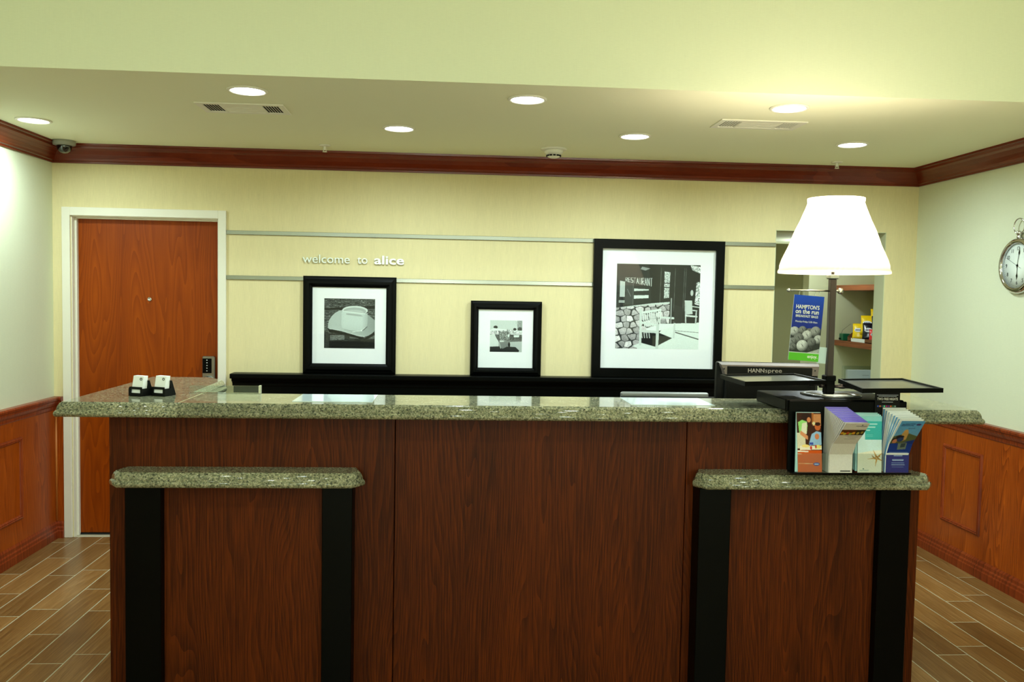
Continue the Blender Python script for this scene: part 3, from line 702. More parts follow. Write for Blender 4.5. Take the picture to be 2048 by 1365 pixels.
# welcome lettering
ws = thing('welcome_sign', 'raised silver letters reading welcome to alice on the back wall', 'sign', (-.965, 0, 1.768))
def fit(body, width, size, loc, mat, name, parent, **kw):
    o = text(body, size, (0, 0, 0), mat, name, None, **{k: v for k, v in kw.items() if k in ('bold', 'ext')})
    xs = [v.co.x for v in o.data.vertices]; a, b = min(xs), max(xs); bpy.data.objects.remove(o); kw['sx'] = width / (b - a)
    return text(body, size, loc, mat, name, parent, **kw)
def word(s, x0, width, size, bold):
    """letters placed one by one; advance taken from the font"""
    def meas(b):
        cu = bpy.data.curves.new('m', 'FONT'); cu.body = b; cu.size = size; o = bpy.data.objects.new('m', cu); COL.objects.link(o)
        me = bpy.data.meshes.new_from_object(o.evaluated_get(bpy.context.evaluated_depsgraph_get()))
        xs = [v.co.x for v in me.vertices]; bpy.data.objects.remove(o); bpy.data.curves.remove(cu); bpy.data.meshes.remove(me); return min(xs), max(xs)
    a, b = meas(s); k = width / (b - a)
    for i, ch in enumerate(s):
        e = meas(s[:i + 1])[1]; own = meas(ch)
        x_ = x0 + ((e - own[1]) - a) * k
        text(ch, size, (x_, -.010, 1.768), M_letter, 'letter', ws, ext=.003, bold=bold, sx=k)
word('welcome', -.962, .296, .077, 0.0)
word('to', -.618, .064, .077, 0.0)
word('alice', -.509, .184, .077, .022)

# clock on the right wall
kx, ky, kz = XR, -1.068, 1.796
ck = thing('wall_clock', 'round chrome pocket-watch wall clock with white face on the right wall', 'clock', (kx, ky, kz))
MB().lathe([(.150, .0), (.154, .010), (.150, .024), (.140, .034), (.128, .036), (.122, .030), (.120, .020), (.120, 0)], (kx, ky, kz), 56, 'X').build('case', M_chrome, ck)
MB().lathe([(.121, .012), (.121, .018), (0, .018)], (kx, ky, kz), 48, 'X').build('dial', plain('clock_dial', (238, 246, 236), .6), ck)
fx = kx - .0187
for h in range(1, 13):
    a = PI / 2 - h * PI / 6; r = .093
    text(str(h), .030, (fx, ky - r * math.cos(a), kz + r * math.sin(a) - .010), M_black, 'numeral', ck, face='west', ext=.0003, align='CENTER', sx=.85)
mb = MB()
for i in range(60):
    a = i * PI / 30; r0, r1 = .110, (.117 if i % 5 == 0 else .113); wd = .0008
    ca, sa = math.cos(a), math.sin(a)
    mb.add([(fx, ky - (r * ca - s_ * wd * sa), kz + r * sa + s_ * wd * ca) for r, s_ in ((r0, -1), (r1, -1), (r1, 1), (r0, 1))], [(0, 1, 2, 3)])
mb.build('minute_track', M_black, ck)
def hand(ang, L, wd, tail, dep, name, spade=0.0):
    a = math.radians(90 - ang); ca, sa = math.cos(a), math.sin(a); f = kx - dep
    P = [(-tail, wd), (L * .72 - .014, wd), (L * .72, wd + spade), (L * .72 + .014, wd), (L, .0004)]
    pts = [(s, w_) for s, w_ in P] + [(s, -w_) for s, w_ in reversed(P)]
    mk = lambda d: [(f - d, ky - (s * ca + w_ * sa), kz + s * sa - w_ * ca) for s, w_ in pts]
    MB().loft([mk(0), mk(.0008)]).build(name, M_black, ck)
hand(181, .078, .0016, .012, .0195, 'hour_hand', .005); hand(10, .100, .0013, .012, .0207, 'minute_hand', .004); hand(296, .105, .0007, .035, .0218, 'second_hand')
MB().lathe([(.006, .018), (.006, .023), (0, .024)], (kx, ky, kz), 16, 'X').build('hub', M_black, ck)
g = MB(); n_ = 48; g.add([(kx - .030, ky - .122 * math.cos(2 * PI * i / n_), kz + .122 * math.sin(2 * PI * i / n_)) for i in range(n_)], [tuple(range(n_))]); g.build('crystal', M_glass, ck)
MB().lathe([(.010, .148), (.012, .154), (.009, .160), (.010, .166), (.014, .170), (.014, .184), (.009, .188), (0, .188)], (kx - .018, ky, kz), 20).build('crown_knob', M_chrome, ck)
ring = [(kx - .018 - .006 * math.sin(t), ky + .036 * math.sin(t) , kz + .213 - .042 * math.cos(t)) for t in [2 * PI * i / 28 for i in range(29)]]
MB().tube(ring, .0035, 8, False).build('bow_ring', M_chrome, ck)

# ================================================================== RECEPTION DESK
CT = 1.16; FY = -2.22
dk = thing('reception_desk', 'wide dark brown oak reception desk with olive speckled granite tops', 'desk', (.3, -2.2, 0))
ct = MB()
slab([(-1.465, -2.312), (-1.021, -2.312), (-1.021, -1.95), (-1.050, -1.95), (-1.062, -1.44), (-1.16, -1.30), (-1.465, -1.30)], (1, 0, 1, 1, 1, 1, 1), CT, 'countertop', dk)
slab([(-1.019, -2.312), (2.104, -2.312), (2.104, -1.30), (1.72, -1.30), (1.72, -1.95), (-1.019, -1.95)], (1, 1, 1, 1, 1, 0), CT, 'countertop', dk)
MB().box(-1.0213, -1.0187, -2.285, -1.97, CT - .03, CT + .0002).build('seam_filler', plain('seam_filler', (206, 200, 150), .4), dk)
BT = CT - .057
for a, b in ((-1.30, -.2215), (-.2185, .930), (.933, 1.90)):
    MB().box(a, b, FY, FY + .02, 0.0, BT, .0015).build('front_panel', M_desk, dk)
MB().box(-1.30, -1.28, FY + .021, -1.36, 0, BT).build('side_panel', M_desk, dk); MB().box(1.88, 1.90, FY + .021, -1.36, 0, BT).build('side_panel', M_desk, dk)
MB().box(-1.279, -1.10, -1.38, -1.36, 0, BT).build('end_panel', M_desk, dk); MB().box(1.78, 1.879, -1.38, -1.36, 0, BT).build('end_panel', M_desk, dk)
MB().box(-1.12, -1.10, -2.05, -1.381, 0, BT).build('inner_panel', M_blackmat, dk); MB().box(1.78, 1.80, -2.05, -1.381, 0, BT).build('inner_panel', M_blackmat, dk)
MB().box(-1.12, 1.80, -2.07, -2.05, 0, BT).build('inner_panel', M_blackmat, dk)
MB().box(-1.098, 1.778, -2.048, -1.45, .72, .76, .004).build('work_surface', M_blackmat, dk)
for a, b in ((-1.098, -.6), (.2, .24), (1.3, 1.778)): MB().box(a, b, -2.0, -1.50, 0, .72).build('pedestal', M_blackmat, dk)
LT = .905
def ledge(x0, x1, pil):
    ch = .055; yf = -2.352
    slab([(x0 + ch * .8, yf), (x1 - ch * .8, yf), (x1, yf + ch), (x1 - .022, FY - .0005), (x0 + .022, FY - .0005), (x0, yf + ch)], (1, 1, 1, 0, 1, 1), LT, 'ledge_top', dk)
    zb = LT - .057
    for a, b in pil: MB().box(a, b, -2.315, FY - .001, 0, zb, .002).build('pilaster', M_black, dk)
    MB().box(pil[0][1], pil[1][0], -2.275, FY - .001, 0, zb).build('ledge_panel', M_desk, dk)
ledge(-1.272, -.326, ((-1.209, -1.078), (-.485, -.372)))
ledge(.938, 1.905, ((.962, 1.088), (1.688, 1.812)))

# ================================================================== THINGS ON THE DESK
def card_holder(x, y, rz, lab):
    t = thing('card_holder', lab, 'card holder', (x, y, CT), 'business card holders'); 
    R_ = Matrix.Translation((x, y, CT + .0005)) @ Matrix.Rotation(rz, 4, 'Z')
    def put(mb, nm, mt): o = mb.build(nm, mt, None); o.data.transform(R_); attach(o, t); return o
    h = MB()
    h.box(-.032, .032, -.030, .034, 0, .004, .001)                                   # foot
    h.loft([[(-.032 , .006, .002), (-.032, .034, .002), (-.032, .012, .060), (-.032, .006, .060)], [(.032, .006, .002), (.032, .034, .002), (.032, .012, .060), (.032, .006, .060)]])   # sloping back
    h.box(-.032, .032, -.030, -.027, .002, .012, .001); h.box(-.032, -.022, -.030, -.027, .010, .032, .001); h.box(.022, .032, -.030, -.027, .010, .032, .001); h.box(-.032, .032, -.030, -.027, .026, .036, .001)
    h.box(-.0345, -.032, -.030, .010, .0, .030); h.box(.032, .0345, -.030, .010, .0, .030)
    put(h, 'holder', M_blackmat)
    cd = MB(); cd.loft([[(-.0255, -.026, .006), (-.0255, .0, .006), (.0255, .0, .006), (.0255, -.026, .006)], [(-.0255, -.012, .078), (-.0255, .010, .078), (.0255, .010, .078), (.0255, -.012, .078)]]).sm
    put(cd, 'business_cards', M_paper)
    ringp = [(.014 + .0045 * math.cos(q), -.0153 , .066 + .0045 * math.sin(q)) for q in [2 * PI * i / 16 for i in range(17)]]
    put(MB().tube(ringp, .0012, 6, False), 'card_logo', M_black)
card_holder(-1.232, -2.075, math.radians(-24), 'left one of two small black business card holders on the granite counter')
card_holder(-1.148, -2.068, math.radians(-24), 'right one of two small black business card holders on the granite counter')

M_sheet = plain('laminated_sheet', (222, 238, 240), .08, coat=.6)
def sheet(x0, x1, y0, y1, lab):
    o = MB().box(x0, x1, y0, y1, CT + .0003, CT + .0018).build('laminated_sheet', M_sheet); tag(o, lab, 'sheet', 'laminated sheets on the counter')
    return o
sheet(-.615, -.308, -2.225, -1.985, 'laminated white sheet on the counter, in front of the hat picture')
sheet(.705, 1.040, -2.225, -1.985, 'laminated white sheet on the counter, in front of the bench picture')

at = thing('acrylic_tray', 'low clear acrylic holder lying at the back edge of the counter, left side', 'holder', (-.92, -1.985, CT))
a_ = MB(); a_.box(-1.075, -.795, -1.983, -1.980, CT + .0005, CT + .031); a_.box(-1.075, -.795, -1.962, -1.959, CT + .0005, CT + .031); a_.box(-1.075, -.795, -1.980, -1.962, CT + .0005, CT + .0025); a_.build('acrylic_shell', M_acryl, at)
MB().box(-.795, -.788, -1.983, -1.959, CT + .0005, CT + .033).build('end_cap', plain('frosted_acrylic_edge', (205, 205, 180), .3), at)

mn = thing('monitor', 'black computer monitor seen from behind with lettering on its grey bezel', 'monitor', (1.44, -1.72, .76))
R_ = Matrix.Translation((1.444, -1.70, 1.296)) @ Matrix.Rotation(math.radians(0.5), 4, 'Y')
def putm(mb, nm, mt, par=mn): o = mb.build(nm, mt, None); o.data.transform(R_); attach(o, par); return o
putm(MB().box(-.239, .239, -.012, .025, -.34, 0, .006), 'shell', M_blackmat)
m_ = MB(); m_.loft([[(-.237, -.0125, -.001), (.237, -.0125, -.001), (.237, .01, -.001), (-.237, .01, -.001)], [(-.225, -.030, -.012), (.232, -.030, -.012), (.237, .01, -.012), (-.237, .01, -.012)], [(-.205, -.031, -.055), (.228, -.031, -.055), (.230, .01, -.055), (-.225, .01, -.055)]])
putm(m_, 'top_bezel', M_grey)
putm(MB().box(-.198, .200, -.0325, -.030, -.056, -.018, .001), 'name_plate', M_blackmat)
putm(MB().box(-.205, .225, -.033, .0, -.30, -.057, .008), 'back_cover', M_blackmat)
for sx_ in (-.212, .213): putm(MB().lathe([(.0035, -.0005), (.0035, .0012), (0, .0012)], (sx_, -.0312, -.030), 10, 'Y'), 'screw_hole', M_dark)
M_logo = plain('grey_print', (150, 148, 142), .5)
fit('HANN', .076, .0255, (1.444 - .1035, -1.7335, 1.296 - .0435), M_logo, 'lettering', mn, bold=.02)
fit('spree', .078, .0275, (1.444 - .0235, -1.7335, 1.296 - .0435), M_logo, 'lettering', mn)
MB().box(1.42, 1.47, -1.69, -1.66, .77, 1.0).build('stand_neck', M_blackmat, mn); MB().box(1.33, 1.56, -1.78, -1.58, .7605, .775, .004).build('stand_foot', M_blackmat, mn)

mo = thing('monitor', 'silver-topped monitor whose upper edge just shows over the counter, right of centre', 'monitor', (.93, -1.84, .76))
MB().box(.736, 1.126, -1.856, -1.83, .86, 1.1695, .005).build('shell', M_silver, mo)
MB().box(.732, 1.150, -1.866, -1.857, .86, 1.153, .002).build('back_cover', M_blackmat, mo)
MB().box(.91, .95, -1.84, -1.82, .77, .9).build('stand_neck', M_blackmat, mo); MB().box(.83, 1.03, -1.92, -1.76, .7605, .775, .004).build('stand_foot', M_blackmat, mo)

# ------------------------------------------------------------------ lamp and brochure stand
LX, LY = 1.512, -2.2
PT = 1.205
ls = thing('lamp_stand', 'black countertop display stand with a white pleated lamp and two trays', 'lamp', (LX, LY, CT))
MB().box(1.272, 1.742, -2.362, -2.045, CT + .0008, PT, .003).build('platform', M_black, ls)
MB().lathe([(.115, PT), (.118, PT + .003), (.112, PT + .006), (.085, PT + .006), (.083, PT + .004), (.080, PT + .006), (.0, PT + .006)], (LX + .01, LY, 0), 56).build('turntable', M_tray, ls)
pz = PT + .006
MB().box(LX - .0185, LX + .0185, LY - .0185, LY + .0185, pz, 1.278, .003).build('collar', M_black, ls)
MB().box(LX - .0215, LX + .0215, LY - .0215, LY + .0215, 1.262, 1.286, .003).build('collar', M_black, ls)
MB().box(LX - .0125, LX + .0125, LY - .0125, LY + .0125, 1.27, 1.672, .002).build('pole', M_nickel, ls)
MB().box(LX - .019, LX + .019, LY - .019, LY + .019, 1.672, 1.690, .003).build('pole_cap', M_steel, ls)
MB().lathe([(.006, 1.69), (.006, 1.76), (.016, 1.765), (.018, 1.80), (0, 1.80)], (LX, LY, 0), 16).build('socket', M_nickel, ls)
MB().lathe([(.012, 1.80), (.022, 1.83), (.030, 1.86), (.028, 1.885), (.016, 1.905), (0, 1.91)], (LX, LY, 0), 20).build('bulb', emit('bulb_glass', (255, 244, 214), 8), ls)
SH = [(.213, 1.694), (.2145, 1.699), (.213, 1.705), (.207, 1.712), (.2065, 1.725), (.199, 1.749), (.186, 1.778), (.173, 1.806), (.163, 1.835), (.153, 1.862), (.133, 1.905), (.113, 1.955), (.106, 1.975), (.109, 1.984), (.109, 1.992)]
def wob(a, h): return 1 + (.009 * math.cos(70 * a) if 1.71 < h < 1.98 else 0)
MB().lathe(SH, (LX + .002, LY, 0), 280, cap=False, wob=wob).build('shade', M_shade, ls)
hr = MB()
for q in range(3):
    a = q * 2 * PI / 3 + .4; hr.tube([(LX, LY, 1.985), (LX + .107 * math.cos(a), LY + .107 * math.sin(a), 1.985)], .0015, 6)
hr.tube([(LX, LY, 1.91), (LX, LY, 1.985)], .0025, 6)
hr.build('harp', M_steel, ls)
pd = bpy.data.lights.new('shade_bulb_light', 'POINT'); pd.energy = SHADE_POWER; pd.color = (1, .86, .66); pd.shadow_soft_size = .035
po = bpy.data.objects.new('shade_bulb_light', pd); COL.objects.link(po); po.location = (LX, LY, 1.945); attach(po, ls)
# trays
def tray(FL, FR, BR, BL, z, th=.017):
    q = [Vector(p) for p in (FL, FR, BR, BL)]; c_ = sum(q, Vector((0, 0))) / 4
    inn = offset_poly([tuple(p) for p in q], [.008] * 4); inn2 = offset_poly([tuple(p) for p in q], [.010] * 4)
    ou = [tuple(p) for p in q]
    rim = MB(); rim.loft([[(x, y, z - th) for x, y in ou], [(x, y, z) for x, y in ou], [(x, y, z) for x, y in inn], [(x, y, z - .007) for x, y in inn2]], cap=False)
    rim.add([(x, y, z - th) for x, y in ou], [(0, 1, 2, 3)])
    t_ = rim.build('tray', M_black, ls)
    MB().prism(inn2, z - .010, z - .006).build('tray_mat', M_tray, t_)
tray((1.096, -2.405), (1.456, -2.306), (1.446, -2.012), (1.094, -2.107), 1.275)
tray((1.500, -2.510), (1.837, -2.463), (1.893, -2.066), (1.584, -2.128), 1.265)
bk = MB(); bk.tube([(LX + .012, LY - .004, 1.240), (LX + .10, LY - .02, 1.238)], .005, 8); bk.tube([(LX + .012, LY + .01, 1.243), (LX + .11, LY + .02, 1.243)], .004, 8)
bk.lathe([(.012, 1.232), (.012, 1.247), (0, 1.247)], (LX + .095, LY - .018, 0), 12); bk.lathe([(.012, 1.232), (.012, 1.249), (0, 1.249)], (LX + .055, LY, 0), 12)
bk.tube([(LX - .012, LY - .004, 1.245), (LX - .09, LY - .02, 1.250)], .005, 8); bk.lathe([(.009, 1.236), (.011, 1.247), (.011, 1.258), (0, 1.258)], (LX - .035, LY - .01, 0), 12)
bk.build('swing_bracket', M_nickel, ls)
MB().box(1.462, 1.570, -2.3, -2.24, PT + .0065, PT + .0075).build('reflection_patch', M_paper, ls, label='pale patch standing in for a reflection on the stand')  # flat white sheet added as the pale reflection in front of the pole
# sign arm
arm = MB(); arm.tube([(1.333, LY, 1.6245), (LX + .02, LY, 1.6245)], .0038, 10); arm.build('sign_arm', M_steel, ls)
MB().lathe([(.0, 0), (.007, .001), (.007, .009), (0, .010)], (1.333, LY + .005, 1.6245), 12, 'Y').build('finial', M_steel, ls)
mb = MB(); mb.tube([(LX + .012, LY, 1.6245), (LX + .030, LY, 1.6245)], .005, 10); mb.lathe([(0, 0), (.0125, 0), (.0125, .007), (0, .008)], (LX + .034, LY + .004, 1.6245), 18, 'Y'); mb.build('thumb_screw', M_steel, ls)
# brochure back board and pocket
MB().box(1.283, 1.748, -2.372, -2.3625, .933, PT - .004, .002).build('backboard', M_black, ls)
MB().box(1.283, 1.748, -2.424, -2.3725, .928, .934, .001).build('pocket_floor', M_black, ls)
pk = MB(); pk.box(1.301, 1.748, -2.424, -2.4215, .9345, 1.008)
pk.build('pocket_front', M_acryl, ls)
for x_ in (1.412, 1.528, 1.638): MB().box(x_ - .001, x_ + .001, -2.421, -2.373, .9345, 1.008).build('pocket_divider', M_acryl, ls)

# hanging sign
hs = thing('hanging_sign', 'blue and green breakfast bags sign hanging from the lamp pole arm', 'sign', (1.42, LY, 1.6))
c = Cv(76, 160, (10, 52, 160)); m_ = c.Y < .50; c.a[m_] = np.stack([np.full(c.X.shape, 6.), 62 - 60 * c.Y, 180 - 110 * c.Y], -1)[m_]
c.poly([(0, .50), (1, .50), (1, .88), (0, .88)], (44, 46, 44))
for ex, ey, er, g_ in ((.12, .56, .16, 190), (.38, .53, .13, 130), (.62, .55, .12, 110), (.82, .54, .17, 150), (.55, .61, .17, 200), (.28, .66, .17, 120), (.93, .66, .15, 185), (.72, .71, .15, 120), (.08, .72, .14, 130), (.42, .77, .19, 215), (.12, .80, .12, 110), (.70, .82, .10, 60)):
    c.ell(ex, ey, er, er * .46, (g_, g_, g_), shade=.55); c.line((ex - .02, ey - .02), (ex + .03, ey + .01), .015, (g_ * .5,) * 3)
c.poly([(.55, .88), (1, .80), (1, .88)], (170, 172, 168)); c.poly([(0, .872), (1, .872), (1, .88), (0, .88)], (225, 230, 220)); c.noise(.08, 2, 2, (c.Y > .5) & (c.Y < .87))
c.poly([(0, .88), (1, .88), (1, 1), (0, 1)], (92, 186, 40))
sgA = math.radians(3.6); scx, scz, sw, shh = 1.4185, 1.604, .124, .262
def sg(u, v, dy=0): # u right, v down, rotated clockwise as seen from the front
    X = (u - .5) * sw; Z = -v * shh; return (scx + X * math.cos(sgA) + Z * math.sin(sgA), LY + dy, scz - X * math.sin(sgA) + Z * math.cos(sgA))
print_mesh('sign_board', c, lambda u, v: sg(u, v, -.002), M_inkgloss, hs, back=(0, .002, 0))
for body, sz, v, bd, sxx in (("HAMPTON'S", .0225, .205, .014, .096), ('on the run', .0250, .278, .018, .096), ('BREAKFAST BAGS', .0135, .335, .012, .092), ('Monday-Friday 5:30-10am', .0105, .415, 0, .090)):
    fit(body, sxx, sz, sg(.48, v, -.0024), M_whitep, 'lettering', hs, ext=.0002, bold=bd, align='CENTER', tilt=-sgA)
text('enjoy.', .0175, sg(.96, .95, -.0024), M_whitep, 'lettering', hs, ext=.0002, bold=.02, align='RIGHT', tilt=-sgA)
g = MB(); g.add([sg(-.01, .0, -.0032), sg(-.01, 1.01, -.0032), sg(1.0, 1.01, -.0032), sg(1.0, 0, -.0032)], [(0, 1, 2, 3)]); 
MB().loft([[sg(u_, v_, .0005) for u_, v_ in ((.96, .77), (.96, 1.02), (1.26, 1.02), (1.26, .77))], [sg(u_, v_, .0015) for u_, v_ in ((.96, .77), (.96, 1.02), (1.26, 1.02), (1.26, .77))]]).build('sleeve_tab', plain('pale_sleeve_tab', (186, 208, 206), .3), hs)
g.build('clear_sleeve', pane_mat('sleeve_film', (.93, .97, .97), 1.25), hs)
for u in (.25, .77):
    p = sg(u, .02); cz = 1.6245
    MB().tube([(p[0] + .010 * math.sin(t), LY, (cz + p[2] - .012) / 2 + ((cz + .006) - (p[2] - .012)) / 2 * math.cos(t)) for t in [2 * PI * i / 16 for i in range(17)]], .0011, 6, False).build('hook_ring', M_steel, hs)

# brochures -------------------------------------------------------------------------------------------
def sheetfn(x0, x1, path, spread=0.0, lean=0.0):
    """path = list of (y,z) from top to bottom"""
    P = [Vector(p) for p in path]; L = [0]
    for i in range(1, len(P)): L.append(L[-1] + (P[i] - P[i - 1]).length)
    def fn(u, v):
        s = v * L[-1]
        for i in range(1, len(P)):
            if s <= L[i] + 1e-9: break
        t = (s - L[i - 1]) / (L[i] - L[i - 1]); q = P[i - 1].lerp(P[i], t)
        return (x0 + (x1 - x0) * u + lean * (1 - v), q.x, q.y)
    return fn
def leafgeo(x0, x1, path, th, n=8):
    f = sheetfn(x0, x1, path); mb = MB(); rings = []
    for i in range(n + 1):
        a = f(0, i / n); b = f(1, i / n); t_ = th[1] + (th[0] - th[1]) * (1 - i / n) ** 1.2 if isinstance(th, tuple) else th; rings.append([a, b, (b[0], b[1] + t_, b[2]), (a[0], a[1] + t_, a[2])])
    return mb.loft(rings)
M_bluep = plain('blue_paper_edge', (96, 168, 226), .5); M_purple = plain('purple_paper', (86, 62, 206), .5); M_greyp = plain('grey_white_paper', (206, 204, 200), .55); M_aqua = plain('aqua_paper', (176, 222, 222), .5); M_cream = plain('cream_paper', (244, 244, 240), .55)
ZB = .9348
def path_for(k):
    """k = 0 at the back board .. 1 fully forward; the bottoms stay in the pocket, the tops fan forward"""
    yb = -2.3745 - .043 * k; yt = -2.3745 - k * .150
    return lambda zt: [(yt, zt), (yt * .62 + yb * .38, zt - .048), (yb - .022 * k, 1.05), (yb, 1.005), (yb, ZB)]
# 1 orange directory
c = Cv(50, 118, (206, 84, 22)); c.poly([(0, 0), (1, 0), (1, .63), (0, .63)], (60, 26, 14)); c.poly([(.66, .02), (1, .02), (1, .22), (.66, .22)], (196, 132, 84)); c.poly([(.62, 0), (.70, 0), (.68, .2), (.62, .2)], (160, 92, 40)); 
c.ell(.38, .08, .19, .08, (44, 20, 14)); c.ell(.50, .12, .08, .045, (206, 128, 84)); c.poly([(.05, .16), (.22, .12), (.42, .15), (.44, .22), (.40, .36), (.1, .36)], (150, 214, 120)); c.poly([(.22, .18), (.42, .16), (.40, .36), (.16, .36)], (222, 220, 200))
c.poly([(0, .34), (.34, .34), (.34, .60), (0, .60)], (214, 206, 180)); c.line((.16, .34), (.42, .42), .07, (212, 140, 96)); c.ell(.86, .24, .12, .06, (190, 96, 50)); c.ell(.86, .19, .12, .03, (52, 24, 14)); c.ell(.70, .18, .06, .03, (216, 206, 160))
c.poly([(.48, .52), (.60, .36), (.80, .31), (1, .33), (1, .54), (.5, .55)], (148, 186, 222)); c.ell(.82, .40, .09, .05, (206, 124, 84)); c.poly([(.5, .5), (.66, .5), (.66, .54), (.5, .54)], (52, 74, 170)); c.poly([(.1, .56), (1, .55), (1, .62), (.1, .63)], (236, 226, 206)); c.ell(.34, .56, .16, .025, (240, 214, 130)); c.ell(.56, .59, .04, .03, (200, 40, 30)); c.ell(.86, .57, .12, .03, (232, 214, 120)); c.ell(.76, .57, .03, .03, (190, 40, 30))
c.poly([(0, .635), (.45, .645), (.45, .665), (0, .66)], (246, 236, 226)); c.poly([(0, .685), (.18, .69), (.18, .70), (0, .70)], (236, 206, 180)); c.line((.02, .855), (.62, .86), .010, (236, 190, 150)); c.ell(.78, .865, .13, .028, (38, 66, 168)); c.line((.70, .865), (.86, .865), .012, (226, 232, 246)); c.noise(.04, 1, 1)
pth = [(-2.405, 1.160), (-2.407, 1.10), (-2.412, 1.02), (-2.413, ZB)]
o = print_mesh('brochure', c, sheetfn(1.309, 1.403, pth, lean=-.010), M_inkgloss, None, back=(0, .003, 0)); tag(o, 'orange brochure with a family photograph on its cover, leftmost in the holder', 'brochure', 'brochures in the stand')
for i in range(3):
    p_ = [(y + .0040 + .0040 * i, z) for y, z in pth]
    o = leafgeo(1.300 + .001 * i, 1.394 + .001 * i, p_, .003).build('brochure', M_aqua); tag(o, 'pale blue-edged brochure stacked behind the orange front one', 'brochure', 'brochures behind the orange one')
# 2 purple topped grey brochures
n_ = 16
for i in range(n_):
    k = i / (n_ - 1) * 1.18
    pp = path_for(k)(1.178 - .030 * k)
    if i < n_ - 1:
        o = leafgeo(1.422, 1.512, pp, (.0085, .0026)); o = o.build('brochure', M_greyp); tag(o, 'grey brochure with a purple top edge stacked behind the front one', 'brochure', 'grey and purple brochures')
        MB().box(1.4225, 1.5115, pp[0][0] - .0015, pp[0][0] + .0085, pp[0][1] + .0002, pp[0][1] + .0012).build('purple_edge', M_purple, o)
    else:
        c = Cv(48, 118, (204, 202, 196)); c.line((.50, .07), (.95, .07), .012, (110, 110, 112)); c.ell(.74, .045, .03, .010, (60, 62, 70)); c.line((.72, .09), (.9, .09), .006, (140, 140, 142))
        c.poly([(.0, .155), (1, .155), (1, .285), (0, .285)], (84, 44, 20)); 
        for q in range(8): c.ell(.08 + .12 * q, .235 + .02 * (q % 2), .07, .028, [(210, 150, 40), (196, 176, 60), (180, 80, 40), (150, 160, 60)][q % 4])
        c.poly([(.62, .155), (1, .155), (1, .285), (.62, .285)], (46, 40, 20)); c.ell(.74, .24, .06, .03, (170, 150, 60)); c.ell(.9, .22, .06, .03, (150, 130, 60))
        for q, (a, b) in enumerate(((.3, .92), (.42, .86), (.56, .82), (.34, .8))): c.line((a, .31 + q * .028), (b, .31 + q * .028), .007, (132, 130, 130))
        c.line((.5, .975), (.92, .975), .018, (60, 60, 62)); c.noise(.03, 1, 1)
        o = print_mesh('brochure', c, sheetfn(1.424, 1.514, pp), M_ink, None, back=(0, .003, 0)); tag(o, 'front grey brochure with a food picture strip, curling forward under purple edges', 'brochure', 'brochures in the stand')
# 3 aqua
c = Cv(48, 110, (206, 232, 236)); c.poly([(0, 0), (1, 0), (1, .12), (0, .12)], (140, 206, 204)); c.poly([(.30, .09), (1, .09), (1, .42), (.30, .42)], (64, 178, 174))
for q, (a, b) in enumerate(((.36, .8), (.36, .72), (.36, .5))): c.line((a, .14 + q * .055), (b, .14 + q * .055), .016, (196, 236, 232))
for q in range(2): c.line((.36, .33 + q * .03), (.62, .33 + q * .03), .006, (150, 216, 212))
c.poly([(0, .66), (.5, .62), (1, .60), (1, 1), (0, 1)], (234, 232, 214))
for a in range(5):
    t = a * 2 * PI / 5 + .5; c.poly([(.80 + .045 * math.cos(t + 1.2), .74 + .02 * math.sin(t + 1.2)), (.80 + .40 * math.cos(t), .74 + .17 * math.sin(t)), (.80 + .045 * math.cos(t - 1.2), .74 + .02 * math.sin(t - 1.2))], (204, 156, 88))
for q in range(7): c.line((.6 + q * .05, .70 + .02 * (q % 3)), (.63 + q * .05, .72 + .02 * (q % 3)), .02, (150, 104, 50))
c.ell(.24, .935, .03, .010, (70, 110, 110)); c.line((.08, .962), (.46, .962), .008, (130, 160, 160)); c.noise(.025, 1, 1)
pth3 = [(-2.412, 1.150), (-2.413, 1.08), (-2.416, 1.0), (-2.417, ZB)]
for i in range(3):
    p_ = [(y + .008 + .008 * i, z + .004 + .003 * i) for y, z in pth3]
    o = leafgeo(1.533 - .003 * i, 1.630 - .003 * i, p_, .0025).build('brochure', M_aqua); tag(o, 'pale aqua brochure stacked behind the starfish one', 'brochure', 'brochures behind the starfish one')
o = print_mesh('brochure', c, sheetfn(1.540, 1.634, pth3, lean=-.004), M_inkgloss, None, back=(0, .0025, 0)); tag(o, 'pale aqua and sand brochure with a starfish on its cover, third from the left', 'brochure', 'brochures in the stand')
